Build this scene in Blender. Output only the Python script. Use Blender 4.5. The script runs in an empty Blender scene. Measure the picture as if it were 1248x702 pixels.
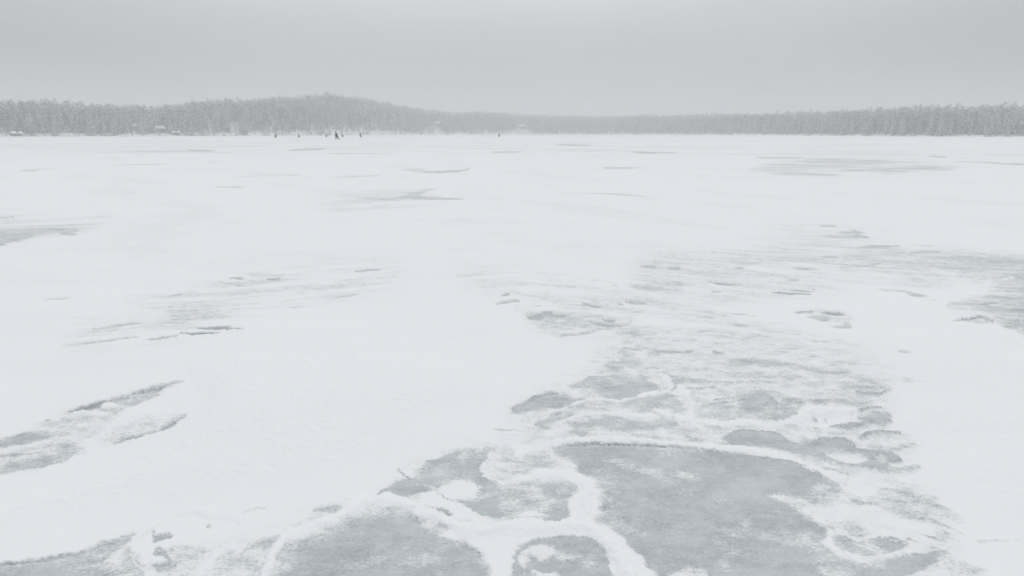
import bpy, bmesh, math, random
import numpy as np
from mathutils import Vector, Matrix, Quaternion

random.seed(7); rng = np.random.default_rng(11)
S = bpy.context.scene
COL = S.collection
R = math.radians

# ------------------------------------------------------------------ camera figures
EYE = 1.65; F = 900.0; HZ = 162.0                    # eye height, focal length and horizon in photo pixels (1248 x 702)
PITCH = math.atan((351 - HZ) / F)
CP, SP = math.cos(PITCH), math.sin(PITCH)

def ground_point(px, py):
    """point of the level ice seen at a photo pixel"""
    u, v = (px - 624) / F, (351 - py) / F
    dy, dz = CP + v * SP, -SP + v * CP
    t = -EYE / dz
    return Vector((u * t, dy * t, 0))

def azimuth_of(px, py=HZ):
    u, v = (px - 624) / F, (351 - py) / F
    return math.atan2(u, CP + v * SP)

# ------------------------------------------------------------------ numpy noise
def _hash(ix, iy, seed):
    n = (ix.astype(np.int64) * 374761393 + iy.astype(np.int64) * 668265263 + seed * 1442695041) & 0xffffffff
    n = ((n ^ (n >> 13)) * 1274126177) & 0xffffffff
    n = n ^ (n >> 16)
    return (n & 0xffff) / 65535.0

def noise(x, y, seed=0):
    ix, iy = np.floor(x), np.floor(y)
    fx, fy = x - ix, y - iy
    ix = ix.astype(np.int64); iy = iy.astype(np.int64)
    def g(a, b, dx, dy):
        t = _hash(a, b, seed) * (2 * math.pi)
        return np.cos(t) * dx + np.sin(t) * dy
    sx = fx * fx * fx * (fx * (fx * 6 - 15) + 10); sy = fy * fy * fy * (fy * (fy * 6 - 15) + 10)
    a = g(ix, iy, fx, fy); b = g(ix + 1, iy, fx - 1, fy)
    c = g(ix, iy + 1, fx, fy - 1); d = g(ix + 1, iy + 1, fx - 1, fy - 1)
    return ((a + (b - a) * sx) * (1 - sy) + (c + (d - c) * sx) * sy) * 1.5

def fbm(x, y, octv=4, seed=0, gain=0.5):
    s = np.zeros_like(x); a = 1.0
    for k in range(octv):
        s += a * noise(x, y, seed + 17 * k); x = x * 2.03 + 3.1; y = y * 2.03 - 1.7; a *= gain
    return s

def sstep(a, b, x):
    t = np.clip((x - a) / (b - a), 0, 1)
    return t * t * (3 - 2 * t)

# ------------------------------------------------------------------ helpers
def link(o, parent=None):
    COL.objects.link(o)
    if parent is not None: o.parent = parent
    return o

def tag(o, label=None, cat=None, group=None, kind=None):
    if label: o['label'] = label
    if cat: o['category'] = cat
    if group: o['group'] = group
    if kind: o['kind'] = kind
    return o

def empty(name, loc, rz=0.0):
    o = bpy.data.objects.new(name, None); o.location = loc; o.rotation_euler = (0, 0, rz)
    o.empty_display_size = 0.3
    return link(o)

def mesh_np(name, verts, faces, mat=None, smooth=False):
    """faces: (n,k) int array"""
    m = bpy.data.meshes.new(name)
    verts = np.asarray(verts, dtype=np.float32); faces = np.asarray(faces, dtype=np.int32)
    n, k = faces.shape
    m.vertices.add(len(verts)); m.vertices.foreach_set('co', verts.ravel())
    m.loops.add(n * k); m.loops.foreach_set('vertex_index', faces.ravel())
    m.polygons.add(n)
    m.polygons.foreach_set('loop_start', np.arange(0, n * k, k, dtype=np.int32))
    m.polygons.foreach_set('loop_total', np.full(n, k, dtype=np.int32))
    m.update(calc_edges=True)
    if smooth: m.polygons.foreach_set('use_smooth', np.ones(n, dtype=bool))
    if mat: m.materials.append(mat)
    return m

def bm_obj(name, bm, mat, parent=None, smooth=False):
    m = bpy.data.meshes.new(name); bm.normal_update(); bm.to_mesh(m); bm.free()
    if mat: m.materials.append(mat)
    if smooth:
        for p in m.polygons: p.use_smooth = True
    return link(bpy.data.objects.new(name, m), parent)

# ------------------------------------------------------------------ materials
def new_mat(name):
    m = bpy.data.materials.new(name); m.use_nodes = True
    nt = m.node_tree; b = nt.nodes['Principled BSDF']
    return m, nt, b

class N:
    def __init__(s, nt): s.nt = nt
    def add(s, t, **kw):
        n = s.nt.nodes.new(t)
        for k, v in kw.items(): setattr(n, k, v)
        return n
    def lk(s, a, b): s.nt.links.new(a, b)
    def inp(s, sock, v):
        if hasattr(v, 'is_linked') or hasattr(v, 'links'): s.lk(v, sock)
        else: sock.default_value = v
    def math(s, op, a, b=0.0, c=0.0, clamp=False):
        n = s.add('ShaderNodeMath', operation=op, use_clamp=clamp)
        s.inp(n.inputs[0], a); s.inp(n.inputs[1], b); s.inp(n.inputs[2], c)
        return n.outputs[0]
    def noise(s, vec, scale, detail=3, rough=0.5):
        n = s.add('ShaderNodeTexNoise'); s.lk(vec, n.inputs['Vector'])
        n.inputs['Scale'].default_value = scale; n.inputs['Detail'].default_value = detail
        n.inputs['Roughness'].default_value = rough
        return n.outputs['Fac']
    def step(s, v, a, b):
        n = s.add('ShaderNodeMapRange', interpolation_type='SMOOTHSTEP')
        s.inp(n.inputs['Value'], v); s.inp(n.inputs['From Min'], a); s.inp(n.inputs['From Max'], b)
        return n.outputs['Result']
    def mix(s, f, a, b):
        n = s.add('ShaderNodeMix', data_type='RGBA')
        s.inp(n.inputs['Factor'], f)
        s.inp(n.inputs['A'] if False else n.inputs[6], a); s.inp(n.inputs[7], b)
        return n.outputs[2]

def simple_mat(name, col, rough=0.8, var=0.25, scale=6.0):
    m, nt, b = new_mat(name); n = N(nt)
    tc = n.add('ShaderNodeTexCoord')
    f = n.noise(tc.outputs['Object'], scale, 4, 0.6)
    c0 = tuple(max(0, c * (1 - var)) for c in col) + (1,); c1 = tuple(min(1, c * (1 + var)) for c in col) + (1,)
    n.lk(n.mix(f, c0, c1), b.inputs['Base Color']); b.inputs['Roughness'].default_value = rough
    return m

SNOW = (0.855, 0.868, 0.884, 1)

def lake_material():
    m, nt, b = new_mat('wind_scoured_snow_on_ice'); n = N(nt)
    tc = n.add('ShaderNodeTexCoord'); P = tc.outputs['Object']
    at = n.add('ShaderNodeAttribute', attribute_name='bare_ice'); C = at.outputs['Fac']
    mp = n.add('ShaderNodeMapping'); n.lk(P, mp.inputs['Vector']); mp.inputs['Scale'].default_value = (0.75, 1, 0.2)
    V = mp.outputs['Vector']
    grain = n.math('MULTIPLY', n.math('SUBTRACT', n.noise(V, 75, 5, 0.72), 0.5), 2.4)
    mid = n.math('MULTIPLY', n.math('SUBTRACT', n.noise(V, 14, 4, 0.6), 0.5), 2.0)
    # the mottled border between snow and ice is widest where the cover is half blown away
    w = n.math('MULTIPLY', n.math('MULTIPLY', C, n.math('SUBTRACT', 1.10, C)), 3.9, clamp=True)
    amp = n.math('MULTIPLY', w, n.math('ADD', n.math('MULTIPLY', grain, 0.85), n.math('MULTIPLY', mid, 0.62)))
    f = n.math('ADD', C, amp)
    ice = n.math('ADD', n.math('MULTIPLY', n.step(f, 0.06, 0.86), 0.55), n.math('MULTIPLY', f, 0.45, clamp=True), clamp=True)
    # frosty clouds and specks in the ice
    fr1 = n.step(n.noise(V, 4.0, 6, 0.7), 0.40, 0.62)
    fr2 = n.step(n.noise(V, 110, 3, 0.7), 0.40, 0.68)
    fr3 = n.step(n.noise(V, 26, 4, 0.7), 0.40, 0.70)
    icec = n.mix(fr1, (0.325, 0.362, 0.375, 1), (0.45, 0.485, 0.498, 1))
    icec = n.mix(n.math('MULTIPLY', fr2, 0.40), icec, (0.66, 0.70, 0.71, 1))
    icec = n.mix(n.math('MULTIPLY', fr3, 0.32), icec, (0.64, 0.68, 0.69, 1))
    broad = n.step(n.noise(V, 1.3, 4, 0.6), 0.38, 0.64)
    icec = n.mix(n.math('MULTIPLY', broad, 0.24), icec, (0.62, 0.665, 0.672, 1))
    dark = n.math('MAXIMUM', n.step(C, 1.02, 1.35), n.math('MULTIPLY', n.step(amp, 0.12, 0.6), 0.65))
    icec = n.mix(dark, icec, (0.21, 0.25, 0.265, 1))
    snowc = n.mix(n.noise(V, 3.0, 5, 0.6), (0.838, 0.852, 0.868, 1), SNOW)
    n.lk(n.mix(ice, snowc, icec), b.inputs['Base Color'])
    n.lk(n.math('ADD', 0.9, n.math('MULTIPLY', ice, -0.44)), b.inputs['Roughness'])
    n.lk(n.math('MULTIPLY', ice, 0.30), b.inputs['Specular IOR Level'])
    hgt = n.math('ADD', n.math('MULTIPLY', n.noise(V, 120, 4, 0.7), 0.35), n.math('ADD', n.noise(V, 22, 4, 0.6), n.math('MULTIPLY', ice, -0.6)))
    bp = n.add('ShaderNodeBump'); bp.inputs['Strength'].default_value = 0.35; bp.inputs['Distance'].default_value = 0.004
    n.lk(hgt, bp.inputs['Height']); n.lk(bp.outputs['Normal'], b.inputs['Normal'])
    return m

def snow_material():
    m, nt, b = new_mat('forest_snow'); n = N(nt)
    tc = n.add('ShaderNodeTexCoord')
    f = n.noise(tc.outputs['Object'], 0.25, 6, 0.7)
    n.lk(n.mix(n.step(f, 0.45, 0.7), SNOW, (0.55, 0.56, 0.55, 1)), b.inputs['Base Color'])
    b.inputs['Roughness'].default_value = 0.9
    return m

def foliage_material(name, dark, light, snow):
    m, nt, b = new_mat(name); n = N(nt)
    tc = n.add('ShaderNodeTexCoord'); g = n.add('ShaderNodeNewGeometry')
    oi = n.add('ShaderNodeObjectInfo')
    sep = n.add('ShaderNodeSeparateXYZ'); n.lk(g.outputs['Normal'], sep.inputs[0])
    up = n.math('ABSOLUTE', sep.outputs['Z'])
    f = n.noise(tc.outputs['Object'], 0.9, 5, 0.65)
    base = n.mix(n.step(f, 0.35, 0.65), dark + (1,), light + (1,))
    f2 = n.noise(tc.outputs['Object'], 1.7, 4, 0.7)
    s = n.step(n.math('ADD', n.math('MULTIPLY', up, 0.55), f2), snow, snow + 0.4)
    n.lk(n.mix(s, base, (0.80, 0.82, 0.84, 1)), b.inputs['Base Color'])
    b.inputs['Roughness'].default_value = 0.85
    return m

M = {}
M['lake'] = lake_material()
M['snow'] = snow_material()
M['conifer'] = foliage_material('snow_dusted_needles', (0.46, 0.475, 0.48), (0.52, 0.535, 0.54), 0.9)
M['twigs'] = foliage_material('frosted_twigs', (0.13, 0.12, 0.12), (0.22, 0.21, 0.21), 0.75)
M['bark'] = simple_mat('frosted_pine_bark', (0.26, 0.25, 0.245))
M['birchbark'] = simple_mat('birch_bark', (0.5, 0.49, 0.47), var=0.4, scale=3)
M['plank'] = simple_mat('grey_planks', (0.22, 0.215, 0.21))
M['whitewall'] = simple_mat('white_boards', (0.72, 0.73, 0.73), var=0.05)
M['roofsnow'] = simple_mat('roof_snow', (0.86, 0.875, 0.89), rough=0.9, var=0.02)
M['glass'] = simple_mat('window_glass', (0.05, 0.06, 0.07), rough=0.15)
M['door'] = simple_mat('door_paint', (0.12, 0.10, 0.09))
M['skin'] = simple_mat('skin', (0.50, 0.33, 0.26), rough=0.6, var=0.1)
M['blackcloth'] = simple_mat('black_winter_cloth', (0.006, 0.006, 0.008), rough=0.95)
M['greycloth'] = simple_mat('grey_winter_cloth', (0.05, 0.05, 0.065))
M['navycloth'] = simple_mat('navy_winter_cloth', (0.010, 0.011, 0.018), rough=0.95)
M['hat'] = simple_mat('knit_hat', (0.015, 0.015, 0.02))
M['eye'] = simple_mat('eye', (0.02, 0.02, 0.02), rough=0.3)
M['boxside'] = simple_mat('box_shell', (0.03, 0.032, 0.035), rough=0.6)
M['boxlid'] = simple_mat('box_lid', (0.05, 0.05, 0.055), rough=0.6)
M['metal'] = simple_mat('worn_metal', (0.12, 0.12, 0.125), rough=0.4)

# ------------------------------------------------------------------ tracing of the snow and ice pattern
# zoom windows of the photograph the outlines were measured in: x0, y0, scale
ZW = {'T': (0, 0, 1), 'A': (400, 520, 3.858), 'B': (640, 520, 3.858), 'C': (880, 520, 3.858), 'D': (600, 420, 5.015),
      'E': (780, 420, 5.015), 'F': (960, 420, 5.015), 'G': (0, 440, 4.131), 'H': (100, 600, 3.9), 'I': (560, 340, 4.8),
      'J': (780, 320, 4.8), 'K': (1000, 260, 4.387), 'L': (940, 180, 4.052), 'M': (60, 320, 2.971), 'N': (0, 170, 2.971),
      'O': (400, 170, 2.971), 'P': (1080, 560, 4.946), 'Q': (0, 400, 2.324)}
OPS = []
def _pts(z, pts):
    x0, y0, s = ZW[z]
    return [(x0 + p[0] / s, y0 + p[1] / s) for p in pts]
def smooth_ring(p, closed=True, sub=4):
    p = np.array(p, float); n = len(p); out = []
    for i in range(n if closed else n - 1):
        if closed: a, b, c, d = p[(i - 1) % n], p[i], p[(i + 1) % n], p[(i + 2) % n]
        else: a, b, c, d = p[max(i - 1, 0)], p[i], p[i + 1], p[min(i + 2, n - 1)]
        for k in range(sub):
            t = k / sub
            out.append(0.5 * (2 * b + (c - a) * t + (2 * a - 5 * b + 4 * c - d) * t * t + (3 * b - 3 * c + d - a) * t ** 3))
    if not closed: out.append(p[-1])
    return np.array(out)
def area(z, pts, val, soft=2.0, mode='set'):
    """an outlined patch: val 0 = full snow, 1 = bare ice, above 1 = darker ice"""
    if isinstance(z, list):
        q = []
        for zz, pp in z: q += _pts(zz, pp)
        OPS.append(('area', smooth_ring(q), pts, val, soft)); return
    OPS.append(('area', smooth_ring(_pts(z, pts)), val, soft, mode))
def areas(parts, val, soft=2.0, mode='set'):
    q = []
    for zz, pp in parts: q += _pts(zz, pp)
    OPS.append(('area', smooth_ring(q), val, soft, mode))
def line(z, pts, w, val, mode='max'):
    """a thin wind-swept streak, tapering to both ends; w in window pixels"""
    OPS.append(('line', smooth_ring(_pts(z, pts), False), val, w / ZW[z][2], mode))
def ridge(z, pts, w, h=0.02, val=0.0):
    """a raised lip of packed snow"""
    OPS.append(('ridge', smooth_ring(_pts(z, pts), False), val, w / ZW[z][2], h))

# --- thin, half blown-away snow
area('T', [(745, 425), (800, 412), (900, 430), (1000, 440), (1085, 458), (1090, 482), (1068, 510), (1105, 530), (1112, 548), (1085, 562), (1105, 580), (1150, 618), (1165, 660), (1160, 720), (1150, 800), (300, 800), (140, 740), (185, 690), (320, 655), (400, 622), (470, 600), (500, 570), (570, 545), (640, 535), (625, 498), (690, 468)], 0.27, 14)
area('I', [(340, 180), (420, 150), (600, 150), (700, 130), (800, 170), (1000, 200), (1248, 190), (1248, 380), (1000, 330), (800, 310), (560, 330), (440, 270)], 0.32, 7)
area('J', [(0, 20), (400, 20), (800, 30), (1248, 30), (1248, 120), (800, 150), (400, 200), (300, 330), (600, 360), (900, 420), (1248, 560), (1248, 620), (600, 560), (0, 600)], 0.22, 16)
area('K', [(480, 270), (640, 205), (850, 225), (1120, 250), (1300, 270), (1300, 660), (1088, 640), (950, 600), (870, 545), (700, 505), (760, 450), (900, 370), (740, 320)], 0.46, 7)
area('K', [(-200, 130), (100, 130), (300, 150), (480, 200), (640, 210), (740, 320), (600, 420), (300, 330), (-200, 350)], 0.27, 10)
area('O', [(-60, 215), (150, 195), (300, 180), (380, 185), (300, 215), (420, 222), (250, 245), (60, 262), (-40, 240)], 0.17, 5)
area('T', [(560, 330), (650, 335), (760, 350), (800, 330), (900, 300), (960, 280), (1030, 290), (1000, 330), (900, 380), (1060, 440), (800, 425), (740, 430), (760, 405), (660, 375)], 0.20, 14)
area('T', [(-50, 178), (300, 172), (560, 176), (900, 178), (1248, 188), (1248, 196), (900, 190), (600, 186), (300, 184), (-50, 192)], 0.16, 5)
area('G', [(-300, 570), (-300, 420), (0, 400), (100, 360), (240, 300), (360, 250), (540, 210), (650, 185), (800, 145), (900, 120), (850, 160), (760, 200), (640, 240), (600, 290), (480, 380), (430, 440), (330, 490), (250, 520), (130, 545)], 0.28, 3)
area('G', [(500, 410), (600, 330), (720, 300), (910, 295), (860, 325), (700, 378), (580, 412)], 0.28, 3)
area('H', [(-80, 320), (0, 290), (100, 250), (200, 215), (250, 190), (230, 250), (270, 330), (300, 398), (200, 500), (-80, 500)], 0.42, 3)
area('M', [(300, 130), (600, 70), (900, 25), (1240, 5), (1240, 80), (1000, 130), (800, 190), (500, 270), (250, 310), (60, 320), (150, 240), (400, 200)], 0.22, 12)
area('N', [(-200, 290), (150, 275), (420, 265), (300, 330), (150, 350), (-100, 400)], 0.27, 6)
area('L', [(-100, 110), (200, 50), (560, 55), (900, 95), (900, 125), (600, 140), (200, 142)], 0.26, 4)

# --- left patch
area('G', [(340, 258), (430, 236), (480, 220), (560, 204), (640, 190), (660, 210), (600, 222), (540, 215), (510, 240), (470, 246), (400, 246)], 0.95, 1.2)
area('G', [(570, 210), (640, 190), (720, 163), (800, 148), (830, 150), (780, 190), (700, 220), (650, 235), (600, 225)], 0.62, 1.5)
line('G', [(340, 258), (430, 236), (490, 218), (560, 203)], 9, 1.25)
line('G', [(640, 188), (700, 168), (760, 153), (830, 137), (915, 117)], 11, 1.1)
area('G', [(-200, 470), (0, 393), (60, 373), (120, 362), (210, 360), (275, 371), (200, 390), (150, 410), (60, 418), (0, 432), (-200, 480)], 0.85, 1.6)
area('G', [(-100, 474), (0, 467), (100, 462), (200, 461), (120, 471), (0, 482), (-100, 490)], 0.85, 1.2)
area('G', [(-150, 580), (0, 540), (40, 510), (130, 490), (260, 470), (350, 450), (412, 448), (370, 476), (310, 500), (240, 521), (130, 541), (0, 563), (-150, 600)], 0.78, 1.4)
line('G', [(130, 540), (240, 520), (310, 499), (370, 474), (412, 448)], 7, 1.1)
area('G', [(280, 440), (360, 420), (420, 430), (400, 450), (320, 455)], 0.55, 3)
area('G', [(240, 320), (330, 298), (440, 300), (400, 325), (300, 332)], 0.42, 3)
line('G', [(232, 304), (258, 296)], 9, 0.8)
area('G', [(580, 412), (640, 382), (730, 370), (800, 350), (880, 310), (915, 298), (885, 330), (800, 357), (700, 387), (620, 408)], 0.72, 1.6)
line('G', [(590, 408), (700, 384), (800, 354), (915, 300)], 7, 1.1)
area('G', [(505, 240), (530, 218), (570, 222), (595, 236), (560, 246)], 0, 1.0)
area('G', [(385, 325), (415, 312), (450, 318), (455, 328), (415, 334)], 0, 0.8)
ridge('G', [(430, 450), (480, 400), (540, 350), (640, 310), (760, 290)], 50, 0.03, 0.04)

# --- lower left corner pool and the footprint-like ring
area('Q', [(-120, 700), (0, 672), (60, 663), (150, 653), (240, 635), (330, 603), (362, 598), (310, 640), (320, 690), (300, 720), (300, 900), (-200, 900)], 0.85, 3.5)
line('Q', [(-60, 690), (0, 673), (60, 663), (150, 652), (240, 634), (340, 600)], 9, 1.15)
area('H', [(100, 330), (160, 300), (200, 330), (150, 350)], 0.1, 3)
area('H', [(30, 350), (130, 340), (180, 365), (100, 368)], 0.2, 3)
area('H', [(345, 232), (350, 205), (410, 199), (417, 215), (380, 230), (345, 245)], 1.1, 1.0)
area('H', [(345, 285), (368, 266), (400, 290), (412, 312), (442, 350), (430, 372), (360, 380), (350, 350), (390, 330), (385, 305)], 0.9, 1.6)
line('H', [(338, 190), (362, 189)], 10, 0.7)
area('H', [(410, 265), (520, 258), (610, 285), (540, 312), (450, 345), (420, 320)], 0.42, 3)
line('H', [(575, 163), (612, 158)], 12, 0.5)
area('H', [(740, 305), (800, 255), (880, 215), (932, 208), (912, 250), (860, 266), (810, 266)], 0.62, 2.0)
area('H', [(750, 310), (900, 280), (960, 262), (1050, 235), (1030, 300), (1000, 420), (820, 420), (780, 340)], 0.4, 4)
area('H', [(1105, 78), (1200, 62), (1235, 80), (1180, 92), (1120, 88)], 0.62, 1.8)
line('H', [(860, 200), (950, 185), (1020, 165)], 16, 0.2)
line('H', [(235, 270), (300, 200), (395, 138)], 11, 0.22)
line('H', [(390, 120), (520, 100), (640, 91)], 10, 0.2)
line('H', [(690, 100), (760, 130), (778, 180)], 16, 0.22)
line('H', [(740, 105), (830, 75), (905, 63)], 11, 0.16)
ridge('H', [(480, 470), (560, 390), (640, 300), (730, 230), (758, 165), (700, 112), (560, 100)], 42, 0.012, 0.05)
ridge('H', [(300, 398), (245, 330), (245, 260), (320, 195)], 26, 0.008, 0.08)

# --- the pool at lower centre-left
areas([('A', [(0, 498), (60, 480), (130, 435), (220, 418), (330, 420), (420, 445), (500, 485), (600, 505), (680, 545), (715, 590), (735, 650), (740, 720), (740, 1000)]),
       ('H', [(700, 900), (860, 520), (960, 398), (1010, 300), (1070, 222), (1160, 200)])], 0.93, 7)
line('H', [(1040, 260), (1070, 222), (1160, 198), (1240, 188)], 12, 0.9)

# --- upper, broken patch left of the curl
area('A', [(430, 200), (470, 162), (560, 135), (620, 112), (785, 100), (735, 160), (722, 205), (790, 265), (860, 280), (1003, 285), (1003, 300), (800, 300), (700, 275), (600, 250), (500, 272), (390, 228)], 0.66, 2)
area('A', [(560, 205), (640, 150), (740, 150), (715, 210), (740, 240), (640, 240)], 0.92, 5)
area('A', [(470, 165), (560, 132), (620, 115), (600, 140), (530, 170)], 1.0, 2)
line('A', [(322, 186), (358, 225), (440, 258), (530, 284)], 15, 1.05)
area('A', [(285, 290), (350, 247), (420, 263), (472, 295), (412, 310), (350, 332), (310, 322)], 1.02, 1.5)
line('A', [(220, 326), (255, 300), (300, 284)], 13, 1.0)
line('A', [(80, 392), (112, 370), (132, 346)], 12, 0.85)
area('A', [(0, 395), (0, 370), (50, 380), (80, 390), (40, 410)], 0.5, 2)
area('A', [(640, 350), (700, 295), (800, 282), (1003, 272), (1003, 440), (880, 432), (830, 412), (900, 330), (760, 332)], 0.48, 2)
area('A', [(636, 363), (690, 350), (770, 323), (890, 320), (872, 360), (822, 417), (730, 411), (668, 391)], 1.0, 1.2)
line('A', [(600, 335), (640, 352), (690, 345)], 9, 1.0)
area('A', [(520, 298), (560, 266), (640, 250), (702, 280), (692, 330), (640, 342), (562, 336)], 0.08, 1.5)
area('A', [(430, 345), (450, 315), (500, 300), (560, 345), (640, 372), (700, 412), (760, 425), (700, 445), (600, 432), (530, 392), (470, 372)], 0.02, 1.4)
line('A', [(515, 310), (545, 332), (575, 338)], 8, 0.9)
area('A', [(520, 388), (548, 392), (592, 412), (565, 421), (540, 415)], 1.0, 1.0)
line('A', [(645, 452), (692, 450)], 16, 0.9)
line('A', [(470, 378), (500, 385)], 9, 0.85)
# curl lobe
areas([('A', [(785, 98), (740, 148), (720, 190), (760, 237), (860, 266), (1003, 248)]), ('B', [(100, 215), (240, 200), (245, 160), (170, 125), (80, 90)])], 0.16, 1.2)
area('A', [(830, 120), (960, 110), (1003, 130), (1003, 190), (900, 225), (830, 190)], 0.38, 6)
area('B', [(40, 150), (90, 135), (130, 160), (110, 190), (60, 190)], 0.72, 4)
line('A', [(785, 98), (740, 148), (722, 195), (765, 238), (850, 268)], 9, 0.0, 'set')

# --- patch with dark flecks below the curl
area('B', [(-120, 290), (0, 258), (100, 248), (225, 250), (240, 290), (200, 360), (215, 396), (190, 432), (80, 446), (0, 420), (-100, 425)], 0.52, 1.8)
area('B', [(60, 270), (150, 255), (220, 270), (210, 310), (130, 320)], 0.72, 3)
area('B', [(80, 395), (170, 385), (216, 396), (190, 433), (80, 446), (30, 430)], 0.98, 1.5)
area('B', [(-40, 410), (40, 400), (120, 425), (40, 428)], 0.05, 1.2)

# --- the large pool
areas([('B', [(130, 112), (160, 94), (200, 87), (300, 82), (400, 81), (560, 88), (730, 95), (880, 108), (1003, 128)]),
       ('C', [(100, 126), (180, 141), (330, 160), (420, 190), (490, 230), (545, 280), (480, 318), (420, 360), (445, 430), (480, 480), (485, 560), (560, 622), (700, 640), (770, 630), (870, 598), (1003, 585), (1003, 602), (960, 650), (880, 700), (800, 800), (600, 1100)]),
       ('B', [(800, 1100), (720, 800), (620, 695), (540, 612), (465, 530), (385, 450), (365, 350), (380, 285), (330, 240), (255, 215), (245, 170), (170, 128)])], 0.97, 2.6)
area('B', [(250, 215), (340, 235), (375, 290), (365, 360), (380, 450), (430, 500), (460, 440), (440, 330), (430, 250), (330, 200)], 0.62, 7)
line('B', [(150, 92), (200, 86), (300, 81), (400, 79), (560, 86), (730, 93), (880, 106), (1003, 126)], 10, 1.3)  # darker line along the far edge of the pool
line('C', [(100, 124), (180, 139), (330, 158), (420, 188), (480, 222)], 11, 1.2)
area('B', [(365, 150), (450, 148), (560, 182), (645, 200), (590, 216), (480, 190)], 0.34, 3)
area('B', [(600, 218), (700, 205), (840, 228), (760, 250), (640, 240)], 0.5, 5)
area('B', [(340, 230), (420, 238), (420, 275), (360, 270)], 0.5, 4)
area('B', [(860, 360), (910, 335), (940, 345), (900, 370)], 0.66, 3)
area('B', [(490, 495), (560, 482), (570, 495), (510, 505)], 0.66, 3)
area('B', [(680, 690), (720, 668), (790, 655), (870, 695), (860, 800), (700, 800)], 0.26, 3)
area('B', [(930, 560), (1003, 440), (1003, 620), (950, 640)], 0.74, 8)
area('C', [(215, 315), (330, 318), (430, 348), (490, 372), (410, 392), (340, 377), (280, 347)], 0.2, 2)
area('C', [(340, 380), (430, 392), (560, 345), (700, 335), (860, 425), (960, 398), (1003, 420), (1003, 545), (880, 592), (700, 627), (560, 602), (480, 545), (500, 480), (430, 425)], 0.10, 2.5)
area('C', [(400, 300), (500, 240), (560, 280), (520, 330), (420, 340)], 0.6, 3)
area('C', [(370, 510), (430, 500), (470, 560), (450, 610), (400, 570)], 0.45, 3)
area('C', [(450, 640), (500, 600), (560, 640), (640, 690), (560, 720), (470, 690)], 0.42, 3)
area('C', [(50, 480), (110, 420), (140, 440), (90, 500)], 0.68, 4)
area('C', [(0, 600), (60, 608), (40, 650), (0, 650)], 0.6, 4)
area('C', [(600, 190), (700, 185), (780, 270), (720, 320), (620, 320), (560, 250)], 0.07, 4)
area('C', [(600, 330), (760, 320), (740, 270), (850, 285), (1003, 330), (1100, 400), (1100, 440), (1003, 432), (860, 415), (740, 350)], 0.42, 4)
line('C', [(600, 330), (680, 345), (745, 345)], 14, 0.7)
# small frozen foot of the bank, lower right
area('C', [(520, 522), (560, 515), (640, 530), (780, 514), (850, 530), (892, 550), (820, 580), (740, 601), (640, 591), (560, 571)], 0.9, 1.6)
line('C', [(610, 538), (690, 565), (765, 598)], 13, 0.02, 'set')
line('C', [(655, 538), (720, 560), (785, 586)], 10, 0.05, 'set')
line('C', [(780, 518), (830, 535), (885, 552)], 9, 0.1, 'set')
area('C', [(460, 440), (520, 490), (560, 460), (630, 500), (695, 498), (640, 470), (540, 450)], 0.55, 3)
areas([('P', [(-20, 640), (60, 603), (180, 580), (280, 550), (382, 545), (360, 572), (290, 612), (200, 672), (100, 692), (-40, 760)])], 0.98, 1.8)
line('P', [(180, 578), (280, 548), (384, 543)], 13, 1.12)
line('P', [(170, 340), (250, 340), (330, 370), (400, 400), (480, 440)], 14, 0.55)
line('P', [(170, 342), (215, 338), (255, 345)], 16, 0.8)
line('P', [(190, 445), (280, 462), (370, 475)], 15, 0.72)
line('P', [(110, 458), (190, 487)], 13, 0.5)
line('P', [(480, 445), (570, 482), (640, 475), (720, 455), (831, 465)], 11, 0.35)
line('P', [(325, 605), (375, 622)], 13, 0.5)
area('P', [(520, 640), (590, 645), (585, 675), (500, 690)], 0.35, 3)
area('P', [(330, 560), (420, 590), (520, 650), (400, 700), (280, 720), (300, 620)], 0.25, 4)
area('P', [(0, 150), (100, 180), (250, 220), (310, 270), (200, 280), (0, 250)], 0.42, 5)

# --- small island pool at the bottom
area('B', [(-40, 600), (-20, 560), (40, 532), (130, 515), (210, 512), (290, 520), (335, 545), (380, 600), (405, 680), (420, 760), (400, 900), (-40, 900), (-60, 700)], 0.97, 1.6)
line('B', [(-20, 575), (40, 536), (120, 518), (210, 513), (290, 521), (335, 547)], 8, 1.1)
area('B', [(-30, 610), (20, 560), (130, 560), (135, 600), (70, 635), (30, 600), (15, 640), (50, 680), (150, 690), (140, 720), (20, 700), (-20, 660)], 0.14, 1.6)
area('B', [(140, 590), (250, 600), (240, 625), (160, 625)], 0.3, 2.5)
area('B', [(260, 620), (320, 605), (345, 640), (310, 665), (270, 655)], 0.36, 3)
area('B', [(0, 640), (30, 670), (60, 760), (0, 760)], 0.9, 2)

# --- broad smooth ridges between those pools
area('B', [(-300, 455), (-120, 465), (0, 440), (100, 452), (200, 435), (218, 400), (200, 360), (240, 300), (245, 255), (180, 238), (0, 247), (-60, 240), (0, 216), (100, 206), (250, 216), (320, 240), (335, 300), (345, 350), (325, 405), (330, 462), (400, 480), (470, 535), (530, 612), (600, 690), (700, 820), (430, 820), (412, 690), (390, 605), (340, 545), (280, 512), (180, 505), (80, 522), (0, 545), (-60, 590), (-100, 800), (-160, 800), (-160, 640), (-250, 560), (-400, 510)], 0.0, 2.2)
ridge('A', [(-40, 460), (60, 425), (130, 375), (210, 345), (300, 345), (420, 385), (560, 455), (680, 490), (840, 475), (1003, 455)], 62, 0.028)
ridge('B', [(0, 480), (150, 468), (260, 470), (350, 510), (420, 600), (490, 720)], 62, 0.028)
ridge('B', [(270, 440), (285, 350), (285, 270), (200, 225), (60, 225)], 52, 0.022)
ridge('B', [(-40, 130), (60, 102), (140, 78), (300, 62), (430, 56), (600, 70), (740, 82), (900, 100), (1003, 108)], 30, 0.026)
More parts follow.
